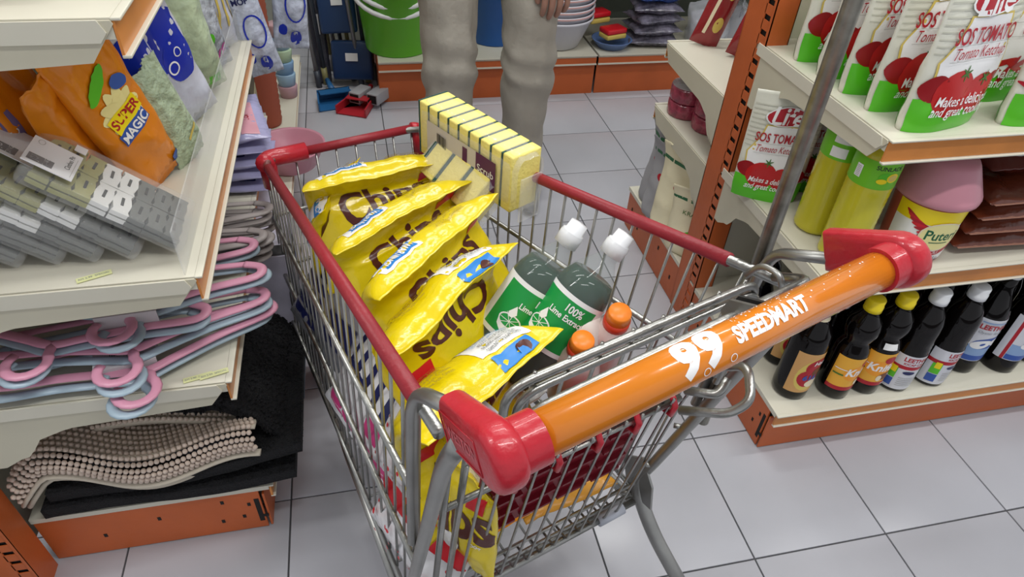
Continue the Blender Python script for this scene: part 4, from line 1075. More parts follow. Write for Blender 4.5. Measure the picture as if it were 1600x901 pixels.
# ---------------------------------------------------------------- left shelving goods
peg_m = {'olive': M('olive_peg', (.34, .33, .11), .45), 'white': M('white_peg', (.78, .78, .76), .4), 'grey': M('grey_peg', (.12, .125, .115), .45)}
peg_me = {}
def peg_mesh(c):
    if c in peg_me: return peg_me[c]
    m = MB(); pts = []
    n = 22
    for i in range(n):
        a = 2 * PI * i / n
        x = .0104 * max(-1, min(1, 1.5 * math.cos(a))); y = .0255 * max(-1, min(1, 1.3 * math.sin(a)))
        x *= 1 + .13 * math.cos(y * 520); pts.append((x, y))
    for (z0, z1) in ((-.0075, -.0012), (.0012, .0075)): m.prism(pts, 'z', z0, z1, peg_m[c])
    m.box((0, 0, 0), (.015, .034, .003), peg_m[c])
    m.box((.0, .002, .0078), (.0036, .018, .0012), dark); m.box((.0, .002, -.0078), (.0036, .018, .0012), dark); m.tube([(-.003, -.002, .008), (.003, .0, .0085)], .0008, chrome, 5)
    o = m.build('peg'); peg_me[c] = o.data; bpy.data.objects.remove(o); return peg_me[c]
cardm = M('white_card', (.80, .80, .82), .45)
pfilm = film('peg_bag_film', (.9, .92, .93), a=.17, rough=.07, bump=.7, bscale=30)
where = ['front one, right against the clear riser', 'second from the clear riser', 'third from the clear riser', 'fourth from the clear riser', 'fifth from the clear riser', 'sixth and leftmost of the leaning row']
for k in range(6):
    j = random.uniform(-1, 1)
    A = Vector((-.400 - .050 * k, .918 + .004 * j, .806)); B = Vector((-.259 - .050 * k, .918 + .004 * j, .688))
    T = frame(B, A - B, (0, -1, .06 + .04 * j))        # x: along the bag upward, y: towards the viewer
    if k: T = T @ Matrix.Rotation(.05 * j, 4, 'Z')
    t = thing('clothes_peg_pack', 'clear pack of olive, white and grey clothes pegs, ' + where[k], 'clothes peg pack', T.translation, T.to_euler(), 'clothes peg packs on the left shelf')
    for a in range(8):
        for b in range(2):
            c = 'grey' if a < 3 else ('white' if a < 5 else 'olive')
            o = bpy.data.objects.new('peg', peg_mesh(c)); COL.objects.link(o); o.parent = t
            o.location = (.014 + a * .0228, .028 + b * .0535, -.010 + random.uniform(-.001, .001)); o.rotation_euler = (PI, 0, random.uniform(-.06, .06))
    m = MB(); m.box((.096, .054, -.009), (.205, .118, .026), pfilm, bev=.008); m.build('bag_film', t)
    if k < 3:
        c = MB(); cz = .146; c.box((cz + .026, .078 - .045 * (k == 1), .012), (.056, .064, .0012), cardm); cd_ = c.build('header_card', t)
        S = plane_S((cz + .026, .078 - .045 * (k == 1), .0126 - .0), (0, 1, 0), (1, 0, 0))
        S2 = lambda x, y, q=(cz + .026, .078 - .045 * (k == 1)): Vector((q[0] + y, q[1] + x, .0130))
        decal('card_print', cd_, [('rect', M('grey_box_print', (.22, .22, .23), .4), -.026, -.004, -.010, .024), ('text', white_pr, 'JU', -.018, .016, .011, dict(bold=.03)), ('text', white_pr, 'QING', -.018, .004, .007, dict(bold=.02)),
                                  ('text', black_pr, 'Clothes Pin', .006, -.018, .0085, dict(sx=.9)), ('rect', grey_pr, -.026, -.0245, .02, -.024), ('ring', grey_pr, .022, .018, .006, .004, .0008)],
              lambda x, y, q=(cz + .026, .078 - .045 * (k == 1)): Vector((q[0] + y, q[1] - x, .0128)), step=0, eps=0, deps=.0)
    if k == 0:
        m = MB(); m.box((.150, .022, .008), (.014, .016, .001), cardm); m.build('price_sticker', t)

org_f = M('orange_film_bag', (.78, .24, .008), .2, bump=.3, bscale=24, spec=.7, var=.08)
def shelf_pouch(name, cat, label, x, y, z, W, H, T, rz, roll, lean, mat, seed, shapes=None, group=None, kind='pillow', wr=.005, curl=0):
    P = pouch_P(W, H, T, kind, curl, wr, seed, .05)
    t = thing(name, label, cat, (x, y, z), (math.radians(lean), math.radians(roll), math.radians(rz)), group)
    pouch('bag_film', t, P, mat, 26, 30)
    if shapes: decal('front_print', t, shapes, SF(P, W, H), step=.012)
    return t
ZL = .669
fl = M('flare_print', (.90, .80, .35), .4)
osh = [('disc', fl, .0, .155, .036, .012, a) for a in (0, 36, 72, 108, 144)] + [('rect', lab_b, -.03, .115, .03, .135, 10), ('rect', cap_y, -.03, .135, .03, .16, 10), ('text', dred, 'SUPER', 0, .148, .02, dict(rot=10, bold=.03)),
       ('text', white_pr, 'MAGIC', 0, .124, .018, dict(rot=10, bold=.03)), ('disc', leaf_g, -.01, .205, .03, .010, 30), ('disc', lab_b, .02, .19, .014, .009, 0), ('rect', lab_b, .03, .012, .055, .03)]
G3 = 'orange cleaning cloth bags on the left shelf'
shelf_pouch('cleaning_cloth_bag', 'cleaning cloth bag', 'shiny orange bag with star burst logo, rightmost of the orange bags', -.318, 1.02, ZL, .105, .27, .04, 58, -19, 2, org_f, 110, osh, G3)
shelf_pouch('cleaning_cloth_bag', 'cleaning cloth bag', 'orange bag with creased folded corner just left of the star burst bag', -.372, 1.000, ZL, .10, .25, .035, 62, -20, 2, org_f, 111, [('rect', lab_b, .03, .012, .055, .03)], G3, curl=.5)
shelf_pouch('cleaning_cloth_bag', 'cleaning cloth bag', 'orange bag showing a purple side strip, third from the right', -.425, 1.005, ZL, .10, .25, .035, 68, -19, 2, org_f, 112, [('rect', M('purple_strip', (.16, .12, .26), .4), -.055, .02, -.03, .2), ('text', white_pr, 'MAGIC', -.042, .15, .016, dict(rot=90))], G3)
shelf_pouch('cleaning_cloth_bag', 'cleaning cloth bag', 'narrow orange bag fourth from the right, standing straight', -.475, 1.005, ZL, .10, .26, .035, 72, -17, 0, org_f, 113, None, G3)
shelf_pouch('cleaning_cloth_bag', 'cleaning cloth bag', 'orange bag in the shade near the left end of the row', -.53, 1.0, ZL, .13, .24, .05, 50, -10, 0, org_f, 114, None, G3)
shelf_pouch('cleaning_cloth_bag', 'cleaning cloth bag', 'low orange bag with folded top at the left picture edge', -.575, .985, ZL, .13, .19, .06, 20, -10, -5, org_f, 115, [('disc', stem_g, .0, .06, .04, .02), ('rect', lab_b, .03, .05, .045, .09)], G3, curl=1.0)
wb = M('white_clear_film', (.62, .64, .74), .15, bump=.5, bscale=22, spec=.9, var=.2, vscale=14)
blb = M('deep_blue_print', (.01, .03, .42), .25)
bs = [('disc', blb, .01, .17, .055, .05, 20), ('disc', blb, .02, .13, .035, .04), ('disc', white_pr, -.03, .19, .018, .012, 40), ('ring', white_pr, .0, .125, .012, .012, .003), ('ring', white_pr, .02, .145, .008, .008, .002)]
G4 = 'blue and white mop refill bags'
shelf_pouch('mop_refill_bag', 'mop refill bag', 'white and blue mop refill bag beside the star burst orange bag', -.318, 1.13, ZL, .12, .285, .05, 55, -19, 2, wb, 120, bs, G4)
shelf_pouch('mop_refill_bag', 'mop refill bag', 'white and blue mop refill bag with two round dots, nearest the riser', -.298, 1.225, ZL, .12, .29, .055, 50, -17, 2, wb, 121, bs, G4)
shelf_pouch('mop_refill_bag', 'mop refill bag', 'dark blue topped mop refill bag behind the orange bags', -.385, 1.15, ZL, .12, .29, .05, 40, -10, 0, wb, 122, bs, G4)
gp = M('grey_pebble_film', (.42, .45, .50), .2, bump=.8, bscale=60, var=.6, vscale=50)
shelf_pouch('sponge_bag', 'sponge bag', 'clear bag of pale net sponges with green trim against the riser', -.298, 1.34, ZL, .12, .26, .07, 45, -10, 4, M('pale_green_film', (.50, .60, .40), .25, bump=.8, bscale=30, var=.4, vscale=20), 123, [('rect', lab_b, -.06, .01, -.05, .08), ('rect', leaf_g, -.04, .02, .04, .04)])
shelf_pouch('peg_bag', 'peg bag', 'clear bag of small grey pegs near the far end of the shelf', -.298, 1.45, ZL, .12, .25, .07, 45, -8, 0, gp, 124, [('disc', M('magenta_print', (.5, .02, .3), .4), .03, .04, .02, .01, 20), ('disc', leaf_g, .0, .07, .02, .01, 60)])
shelf_pouch('wooden_peg_bag', 'peg bag', 'clear bag with pale yellow sticks at the far end of the shelf', -.298, 1.56, ZL, .12, .24, .07, 45, -6, 0, wb, 125, [('rect', gold, -.04 + i * .016, .05, -.034 + i * .016, .18, 8 * (i % 3)) for i in range(6)])
shelf_pouch('net_bag', 'net bag', 'grey green mesh cloth bag between the orange bag and the riser', -.283, 1.085, ZL, .07, .19, .025, 62, -17, 2, M('mesh_film', (.45, .55, .38), .4, bump=.8, bscale=90, var=.3, vscale=60), 126, [('rect', lab_b, -.04, .02, -.034, .15), ('rect', gold, .0, .05, .03, .056, 30)])

# hangers
pk = M('pink_plastic', (.66, .30, .42), .32); bl = M('pale_blue_plastic', (.36, .47, .55), .32); gy = M('taupe_plastic', (.36, .32, .31), .35)
def hanger_proto(mat, wide=.40):
    w = wide / 2; m = MB()
    sh = rnd_path([(-w + .03, -.004, 0), (-w + .004, -.016, 0), (-w + .012, -.040, 0), (-w * .55, -.058, 0), (-.04, -.080, 0), (0, -.092, 0), (.04, -.080, 0), (w * .55, -.058, 0), (w - .012, -.040, 0), (w - .004, -.016, 0), (w - .03, -.004, 0)], 5)
    m.tube(sh, .0085, mat, 8, flat=.42)
    m.tube([(-w + .03, -.004, 0), (w - .03, -.004, 0)], .0065, mat, 8, flat=.5)
    body = m
    h = MB(); p = [Vector((0, -.088, 0)), Vector((.002, -.102, 0))]
    for i in range(14):
        a = math.radians(70 - i * 22); p.append(Vector((-.022 + .026 * math.cos(a) + .004, -.132 - .026 * -math.sin(-a) * -1 * -1, 0)))
    p = [Vector((0, -.088, 0)), Vector((.003, -.104, 0))] + [Vector((-.018 + .027 * math.cos(math.radians(38 - i * 21)), -.128 + .027 * math.sin(math.radians(38 - i * 21)), 0)) for i in range(13)]
    h.tube(p, .0078, mat, 8, flat=.45)
    return body, h
HP = {}
def hanger(label, x, y, z, rz, mat, wide=.40, group='hangers on the left shelf', rx=0, ry=0):
    t = thing('clothes_hanger', label, 'clothes hanger', (x, y, z), (math.radians(rx), math.radians(ry), math.radians(rz)), group)
    k = (mat.name, wide)
    if k not in HP:
        b, h = hanger_proto(mat, wide); o1 = b.build('frame', t); o2 = h.build('hook', t); HP[k] = (o1.data, o2.data)
    else:
        for n, d in zip(('frame', 'hook'), HP[k]):
            o = bpy.data.objects.new(n, d); COL.objects.link(o); o.parent = t
    return t
Z1 = .462
hl = [('pink hanger on top of the front bundle, hook curling over the paper band', -.385, .895, .512, 10, pk, .40),
      ('pale blue hanger directly below the top pink one of the front bundle', -.383, .886, .500, 11, bl, .40),
      ('pink hanger whose hook hangs over the shelf lip, front bundle', -.375, .870, .489, 16, pk, .40),
      ('pale blue hanger whose hook hangs over the shelf lip, bottom of the front bundle', -.385, .862, .477, 17, bl, .40),
      ('pink hanger with its hook at the left picture edge', -.46, .905, .530, -8, pk, .40),
      ('pale blue hanger under the left edge pink one', -.462, .90, .520, -9, bl, .40),
      ('pink hanger at the top right of the front bundles, broad end toward the cart', -.375, .945, .545, 2, pk, .38),
      ('pale blue hanger under the broad pink one, end toward the cart', -.37, .94, .534, 4, bl, .38),
      ('pink hanger of the second bundle, beneath the orange strip', -.385, 1.055, .520, 2, pk, .35),
      ('pale blue hanger of the second bundle, beneath the orange strip', -.385, 1.05, .508, 4, bl, .35)]
for (lb, x, y, z, rz, mt, wd_) in hl: hanger(lb, x, y, z, rz, mt, wd_)
for i in range(8):
    hanger('taupe hanger, ' + ['lowest', 'second', 'third', 'top'][i % 4] + ' of the ' + ('nearer' if i < 4 else 'farther') + ' taupe bundle behind the pink ones', -.375 + .004 * (i % 3), 1.10 + .085 * (i // 4), .473 + .014 * (i % 4), (i % 3) * 2 - 2, gy, .36, 'taupe hangers on the left shelf')
band = M('paper_band', (.55, .52, .54), .45, var=.08)
for (x, y, z, rz, nm) in ((-.385, .812, .497, 12, 'white paper band with barcode around the front hanger bundle'), (-.375, .862, .553, 4, 'white paper band around the upper pink and blue hangers')):
    t = thing('paper_band', nm, 'paper band', (x, y, z), (0, 0, math.radians(rz)), 'paper bands on hangers')
    m = MB(); m.box((0, 0, .0), (.085, .050, .0015), band); m.box((0, -.0245, -.018), (.085, .0015, .036), band); m.box((0, .0245, -.018), (.085, .0015, .036), band); m.build('band', t)
    decal('barcode', t, [('rect', black_pr, -.02 + i * .0028, .0, -.0188 + i * .0028 + (i % 3) * .0004, .014) for i in range(14)] + [('text', GREY_T, 'PLASTIC HANGER', 0, -.008, .007)], plane_S((0, 0, .0008), (1, 0, 0), (0, 1, 0)), step=0, eps=.0003)
pur = M('lilac_film', (.38, .37, .58), .2, bump=.5, bscale=24, spec=.8)
for i in range(5):
    flat_pack('folded_cloth_pack', 'cloth pack', ['lowest', 'second', 'third', 'fourth', 'topmost'][i] + ' lilac cloth pack in film of the stack past the taupe hangers', (-.335, 1.40, Z1 + .014 + i * .026), .22, .26, .032, 90 + 3 * i, pur, 'lilac cloth packs', 130 + i, 0,
              [('rect', navy, -.08, .03 + .01 * i, -.02, .07), ('rect', white_pr, .0, .02, .03, .08)] if i < 4 else [('rect', M('mint_print', (.45, .62, .55), .4), -.09, .06, -.02, .12), ('rect', M('rose_print', (.62, .30, .36), .4), -.10, .02, .05, .055), ('text', dred, 'Soft', -.02, .038, .02)])
card_b = M('brown_card', (.10, .085, .05), .7); card_k = M('kraft_box', (.36, .32, .20), .7)
for i, (y, z0, s, mt) in enumerate(((1.60, Z1, (.20, .15, .085), card_k), (1.60, Z1 + .088, (.20, .15, .085), card_b))):
    t = thing('cardboard_box', ['lower kraft cardboard box beside the lilac packs', 'upper dark brown cardboard box beside the lilac packs'][i], 'box', (-.345, y, z0 + .001), (0, 0, .06), 'cardboard boxes on the left shelf')
    MB().box((0, 0, s[2] / 2), s, mt, bev=.002).build('box_body', t)
    MB().box((.03, -.02, s[2] + .001), (.12, .1, .002), card_k).build('flap', t)
# boxed goods and mats on the base shelf
box_p = M('box_print', (.52, .50, .60), .4, var=.35, vscale=9)
t = thing('appliance_box', 'tall carton with pale picture side and black spine with white text under the hangers', 'box', (-.262, 1.245, .1358), (0, 0, math.radians(4)))
MB().box((0, 0, .145), (.17, .25, .29), box_p, bev=.002).build('carton', t)
MB().box((.0, -.126, .145), (.168, .002, .288), box_p).build('carton_end', t)
decal('side_print', t, [('rect', black_pr, -.125, -.14, -.085, .14), ('text', white_pr, 'Stainless Steel Cookware', -.105, 0, .016, dict(rot=90, bold=.02)), ('disc', black_pr, .02, .03, .05, .055), ('ring', white_pr, .02, .03, .035, .04, .006), ('disc', lab_b, .02, .03, .018, .02)],
      plane_S((.0855, 0, .145), (0, 1, 0), (0, 0, 1)), step=0, eps=.0005)
decal('top_print', t, [('rect', black_pr, -.125, -.09, -.09, .09), ('text', white_pr, 'Stainless Steel', -.107, 0, .016, dict(rot=90, bold=.02)), ('ring', black_pr, .01, .04, .045, .045, .012), ('ring', black_pr, .01, .04, .025, .025, .006)],
      plane_S((0, 0, .2902), (0, 1, 0), (-1, 0, 0)), step=0, eps=.0005)
blk = M('black_towelling', (.012, .012, .014), .95, bump=1.0, bscale=240)
beige = M('beige_bobble', (.68, .56, .47), .9, bump=.3, bscale=150)
backing = M('cream_backing', (.60, .54, .44), .85, bump=.2, bscale=100)
def mat_thing(name, label, fn, th, mat, nu, nv, group=None, back=None, cat='bath mat'):
    c = fn(.5, .5); t = thing(name, label, cat, c, (0, 0, 0), group)
    m = MB(); vs = []; fs = []
    W_ = nu + 1
    for k in (0, 1):
        for j in range(nv + 1):
            for i in range(nu + 1):
                p = fn(i / nu, j / nv) - c; p = p + Vector((0, 0, -th if k else 0)); vs.append(p)
    n = W_ * (nv + 1)
    for j in range(nv):
        for i in range(nu):
            a = j * W_ + i; fs.append((a, a + 1, a + W_ + 1, a + W_)); fs.append((n + a, n + a + W_, n + a + W_ + 1, n + a + 1))
    for i in range(nu): fs.append((i, n + i, n + i + 1, i + 1)); a = nv * W_ + i; fs.append((a, a + 1, n + a + 1, n + a))
    for j in range(nv): a = j * W_; fs.append((a, a + W_, n + a + W_, n + a)); a += nu; fs.append((a, n + a, n + a + W_, a + W_))
    m.add(vs, fs, mat, True); m.build('mat_body', t)
    return t, c
def tufts(t, c, fn, n, r, mat, seed, spread=1.0, su=1.0):
    R_ = random.Random(seed); m = MB()
    for _ in range(n):
        u, v = R_.random() * su, R_.random(); p = fn(u, v) - c; q = r * R_.uniform(.7, 1.2)
        p += Vector((0, 0, q * .4))
        vs = [p + Vector((q * math.cos(a), q * math.sin(a), 0)) for a in (0, PI / 2, PI, 1.5 * PI)] + [p + Vector((R_.uniform(-1, 1) * q * .4, R_.uniform(-1, 1) * q * .4, q))]
        m.add(vs, [(0, 1, 4), (1, 2, 4), (2, 3, 4), (3, 0, 4)], mat, True)
    o = m.build('tufts', t); o['kind'] = 'stuff'; return o
def lerp(a, b, t): return a + (b - a) * t
# two flat black mats at the bottom, with their fold to the viewer
for i, (z, y0, lb) in enumerate(((.168, .792, 'lowest black bath mat lying flat on the base shelf'), (.204, .796, 'second black bath mat from the bottom, edge wavy'))):
    f = lambda u, v, z=z, y0=y0, i=i: Vector((lerp(-.612 + .02 * i, -.185 + .02 * i, u), lerp(y0, 1.08, v), z + .006 * math.sin(u * 7 + i) + .030 * u * u * (i + .4) + .002 * noise.noise(Vector((u * 9, v * 9, i)))))
    t, c = mat_thing('bath_mat', lb, f, .024, blk, 40, 20, 'black bath mats')
    tufts(t, c, f, 900, .004, blk, i)
# grey mat corner
f = lambda u, v: Vector((lerp(-.60, -.20, u), lerp(.835, 1.05, v), .203 + .035 * u + .004 * math.sin(u * 6)))
mat_thing('bath_mat', 'thin slate grey mat between the black and beige mats', f, .008, M('slate_towelling', (.10, .11, .13), .9, bump=.8, bscale=200), 24, 12, 'black bath mats')
# beige bobble mat, folded in two
def beige_top(u, v):
    x = lerp(-.628, -.235, u); z = .283 + .030 * math.cos((u - .12) * 6.5) * math.exp(-u * 1.2) + .012 * u - .05 * max(0, .12 - u) / .12 * 1.0
    return Vector((x, lerp(.800 + .01 * math.sin(u * 9), 1.02, v), z - .09 * u * v))
t, c = mat_thing('bath_mat', 'beige bobble bath mat folded over on the base shelf, cream backing at its edge', beige_top, .006, backing, 50, 16, 'beige bath mats')
def beige_edge(u, v):   # the turned-down front edge
    p = beige_top(u, 0); return p + Vector((0, -.004 - .010 * math.sin(v * PI), -.055 * v))
m = MB(); R_ = random.Random(4); n = 0
def bob(m, p, r, mat):
    vs = []; 
    for j in range(1, 4):
        for i in range(6):
            a = PI * j / 4; b = PI * i / 3 + j; vs.append(p + Vector((r * math.sin(a) * math.cos(b), r * math.sin(a) * math.sin(b), r * math.cos(a))))
    vs = [p + Vector((0, 0, r))] + vs + [p - Vector((0, 0, r))]
    fs = [(0, 1 + i, 1 + (i + 1) % 6) for i in range(6)]
    for j in range(2):
        for i in range(6): fs.append((1 + j * 6 + i, 7 + j * 6 + i, 7 + j * 6 + (i + 1) % 6, 1 + j * 6 + (i + 1) % 6))
    fs += [(19, 13 + (i + 1) % 6, 13 + i) for i in range(6)]
    m.add(vs, fs, mat, True)
for a in range(44):
    for b in range(5): bob(m, beige_edge((a + .5 * (b % 2)) / 44, .08 + b * .20) - c + Vector((0, -.002, 0)), .0048, beige)
    for b in range(12 if a < 36 else 3): bob(m, beige_top((a + .5 * (b % 2)) / 44, b / 18) - c + Vector((0, 0, .002)), .0048, beige)
o = m.build('bobbles', t); o['kind'] = 'stuff'
m = MB(); m.tube([beige_edge(u / 30, 1.0) - c + Vector((0, -.004, -.006)) for u in range(31)], .0075, backing, 8, flat=.6)
m.tube([beige_edge(u / 30, 1.1) - c + Vector((0, .002, -.020)) for u in range(31)], .005, backing, 8); m.build('hem', t)
def b2(u, v):
    return Vector((lerp(-.50, -.24, u), lerp(.85, 1.04, v), .300 + .010 * math.sin(u * 5) - .02 * u))
t, c = mat_thing('bath_mat', 'second beige bath mat peeking out below the shelf bracket', b2, .012, backing, 24, 12, 'beige bath mats')
m = MB()
for a in range(30):
    for b in range(4): bob(m, b2(a / 30, b * .06) - c + Vector((0, 0, .002)), .0045, beige)
o = m.build('bobbles', t); o['kind'] = 'stuff'
# big black mats draped over, toward the cart
def drape(off, dz):
    def f(u, v):
        x = lerp(-.52, -.198 + off, u); k = max(0, (u - .62) / .38)
        return Vector((x + .0 * k, lerp(.825 + .05 * (1 - u), 1.16, v), .372 + dz - .02 * (1 - u) - .125 * k ** 1.6 + .008 * noise.noise(Vector((u * 5, v * 4, off * 40)))))
    return f
for i, (off, dz, lb) in enumerate(((0.0, .0, 'shaggy black bath mat draped toward the cart, upper of two'), (.022, -.030, 'shaggy black bath mat hanging lowest beside the cart'))):
    f = drape(off, dz)
    t, c = mat_thing('bath_mat', lb, f, .022, blk, 40, 26, 'black bath mats'); tufts(t, c, f, 2600, .005, blk, 9 + i)
    R2 = random.Random(i); m = MB()
    for q in range(260):
        u = R2.random(); e = R2.choice((0, 1, 2)); p = f(u, 0) if e == 0 else f(1, u); p = p - c + Vector((0, 0, -R2.random() * .022)); d = Vector((0, -1, -.3)) if e == 0 else Vector((1, 0, -.4))
        m.tube([p, p + d * .006], [.0032, .001], blk, 4)
    o = m.build('fringe', t); o['kind'] = 'stuff'
t, c = mat_thing('bath_mat', 'grey blue mat edge hanging under the draped black mats', lambda u, v: Vector((lerp(-.30, -.165, u), lerp(.93, 1.05, v), .275 - .05 * u)), .006, M('bluegrey_towelling', (.14, .17, .22), .9, bump=.6, bscale=200), 12, 10)
t, c = mat_thing('bath_mat', 'cream mat corner poking out below the draped black mats', lambda u, v: Vector((lerp(-.34, -.175, u), lerp(.875, 1.0, v), .262 - .045 * u)), .006, backing, 12, 10)
# price labels lying on the shelves
tagm = M('yellow_tag', (.72, .74, .38), .5)
for i, (x, y, z, rz, lb) in enumerate(((-.365, .783, .6695, 22, 'pale yellow price tag under the peg packs'), (-.285, .780, .4635, 14, 'pale yellow price tag on the hanger shelf, left one'), (-.262, .783, .4638, 16, 'pale yellow price tag on the hanger shelf, right one'))):
    t = thing('price_tag', lb, 'price tag', (x, y, z), (0, 0, math.radians(rz)), 'yellow price tags')
    MB().box((0, 0, 0), (.042, .010, .0008), tagm).build('paper', t)
    decal('lettering', t, [('text', GREY_T, 'RM 2.99  SPECIAL', 0, 0, .005)], plane_S((0, 0, .0005), (1, 0, 0), (0, 1, 0)), step=0, eps=.0002)
# brush on the top left shelf
bris = M('bristle', (.55, .48, .30), .7)
t = thing('scrub_brush', 'natural bristle scrub brush on the top left shelf at the picture edge', 'brush', (-.42, .855, 1.006), (0, 0, .1))
MB().box((0, .02, .075), (.26, .06, .03), M('broom_wood', (.40, .25, .12), .6), bev=.006).build('block', t)
m = MB(); R_ = random.Random(8)
for q in range(520):
    x = R_.uniform(-.12, .12); y = R_.uniform(-.005, .045); m.tube([(x, y, .062), (x * 1.06 + R_.uniform(-.004, .004), y + (y - .02) * .3 - .004, .001 + R_.random() * .006)], .0011, bris, 3)
o = m.build('bristles', t); o['kind'] = 'stuff'

# second bay of the left shelving
terr = M('terracotta', (.36, .085, .045), .6, var=.1)
pp = [(.0001, 0), (.045, 0)]
for i in range(22): pp += [(.047 + i * .0007, .006 + i * .02), (.050 + i * .0007, .02 + i * .02)]
pp += [(.062, .45), (.0001, .45)]
t = thing('flower_pots', 'tall nested stack of ribbed terracotta pots with white stickers', 'flower pots', (-.325, 2.30, .1358))
part('nested_pots', t, 'lathe', pp, terr, 30)
for (a, z) in ((-.7, .06), (-.1, .05)):
    m = MB(); m.add([Vector((.0495 * math.cos(-PI / 2 + a + du), .0495 * math.sin(-PI / 2 + a + du), z + dv)) * 1 + Vector((0, 0, 0)) for du, dv in ((-.2, -.014), (.2, -.014), (.2, .014), (-.2, .014))], [(0, 1, 2, 3)], white_pr)
    for v in m.v: v.x *= 1.05; v.y *= 1.05
    m.build('sticker', t)
t = thing('basin', 'pink plastic basin on the base shelf beyond the lilac packs', 'basin', (-.235, 2.0, .1358))
part('body', t, 'lathe', [(.0001, 0), (.07, 0), (.075, .006), (.105, .07), (.112, .074), (.112, .068), (.106, .066), (.078, .004), (.0001, .004)], M('pink_basin', (.62, .28, .36), .35), 32, cap=False)
t = thing('cup_stack', 'stack of pastel plastic cups beside the terracotta pots', 'cups', (-.262, 2.52, .1358))
for i, c_ in enumerate(((.5, .3, .34), (.3, .45, .6), (.2, .35, .55), (.45, .6, .4), (.3, .45, .6), (.55, .35, .38))):
    part('cup', t, 'lathe', [(.0001, i * .045), (.030, i * .045), (.036, .04 + i * .045), (.034, .044 + i * .045), (.0001, .044 + i * .045)], M('pastel%d' % i, c_, .35), 20)
strf = M('mop_string_film', (.55, .60, .72), .2, bump=.8, bscale=40, var=.45, vscale=30, spec=.8)
for i, (x, y) in enumerate(((-.215, 1.66), (-.155, 1.74))):
    P = pouch_P(.085, .34, .055, 'pillow', 0, .005, 140 + i, .06)
    t = thing('mop_head_pack', ['white and blue string mop head in film hanging from the shelf end, left one', 'white and blue string mop head in film hanging from the shelf end, right one'][i], 'mop head', (x, y, .575 + .03 * i), (0, math.radians(6 - 16 * (1 - i)), math.radians(10)), 'hanging mop heads')
    pouch('film_bag', t, P, strf, 20, 30)
    decal('front_print', t, [('text', navy, 'MICRO', .0, .20, .018, dict(bold=.03)), ('text', navy, 'MOP', .0, .18, .018, dict(bold=.03)), ('disc', blb, .01, .03, .014, .02), ('disc', blb, -.02, .05, .010, .014), ('ring', blb, .01, .11, .025, .04, .004),
                             ('rect', red_pr, -.04, .245, .04, .335)], SF(P, .085, .34), step=.012)
    part('hanging_loop', t, 'tube', [(0, 0, .33), (0, 0, .42), (-.05, .02, .56)], .0025, chrome, 6)
dk = M('dark_film', (.04, .04, .055), .25, bump=.6, bscale=20)
shelf_pouch('brush_pack', 'brush pack', 'dark film pack hanging behind the mop heads', -.30, 1.78, .60, .12, .36, .06, 30, 0, 0, dk, 150)
# long-handled tools leaning in the back left corner
polem = [M('pole_grey', (.30, .30, .31), .35, .5), M('pole_dark', (.05, .06, .08), .4), M('pole_olive', (.30, .28, .12), .4)]
R_ = random.Random(12)
BL = ['leftmost grey broom handle in the back corner', 'dark broom handle second from the left in the back corner', 'olive broom handle third from the left in the back corner', 'grey broom handle behind the navy pans', 'dark broom handle behind the navy pans',
      'olive broom handle just right of the navy pans', 'grey broom handle left of the green bucket', 'dark broom handle touching the green bucket', 'olive broom handle nearest the green bucket']
for i in range(9):
    x = -.17 + i * .030; t = thing('broom', BL[i], 'broom', (x, (2.90 if i > 4 or i < 2 else 3.02) + .03 * (i % 3), .002), (math.radians(-3), math.radians(R_.uniform(-5, -2)), 0), 'brooms in the back corner')
    part('pole', t, 'tube', [(0, 0, 0), (0, 0, 1.25)], .009, polem[i % 3], 10)
    part('socket', t, 'tube', [(0, 0, 0), (0, 0, .07)], .013, polem[(i + 1) % 3], 10)
nb = M('navy_plastic', (.015, .045, .13), .35)
for i, (x, y, z, w_, h_, rz) in enumerate(((-.06, 2.93, .22, .15, .22, 5), (-.02, 2.90, .03, .17, .16, -8), (-.15, 2.95, .002, .07, .40, 3))):
    t = thing('dustpan_pack', ['navy plastic pan head hanging among the handles', 'navy plastic pan head standing low among the handles', 'dark wrapped brush standing left of the handles'][i], 'dustpan', (x, y, z), (math.radians(-12), 0, math.radians(rz)), 'dark plastic goods in the corner')
    MB().box((0, 0, h_ / 2), (w_, .05, h_), nb if i < 2 else dk, bev=.012).build('pan', t)
    MB().box((0, -.03, h_ * .6), (w_ * .3, .004, h_ * .2), white_pr).build('paper_label', t)
def dustpan(label, x, y, rz, mat, w_=.17):
    t = thing('dustpan', label, 'dustpan', (x, y, .001), (0, 0, math.radians(rz)), 'dustpans on the floor')
    m = MB(); m.prism([(-w_ / 2, -.06), (w_ / 2, -.06), (w_ * .4, .05), (-w_ * .4, .05)], 'z', 0, .004, mat)
    m.prism([(-w_ / 2, -.06), (-w_ / 2 + .006, -.06), (-w_ * .4 + .006, .05), (-w_ * .4, .05)], 'z', 0, .035, mat)
    m.prism([(w_ / 2 - .006, -.06), (w_ / 2, -.06), (w_ * .4, .05), (w_ * .4 - .006, .05)], 'z', 0, .035, mat)
    m.prism([(-w_ * .4, .044), (w_ * .4, .044), (w_ * .4, .05), (-w_ * .4, .05)], 'z', 0, .045, mat)
    m.prism([(-w_ * .36, .0), (w_ * .36, .0), (w_ * .36, .05), (-w_ * .36, .05)], 'z', .041, .045, mat); m.build('pan', t)
    part('grip', t, 'tube', [(0, .048, .030), (0, .16, .036)], [.014, .010], mat, 10)
dustpan('blue dustpan on the floor in front of the handles', -.10, 2.73, 12, M('blue_plastic', (.02, .12, .30), .35))
dustpan('red dustpan on the floor, partly under the grey ends', -.02, 2.66, -25, M('red_plastic_b', (.42, .02, .03), .35), .13)
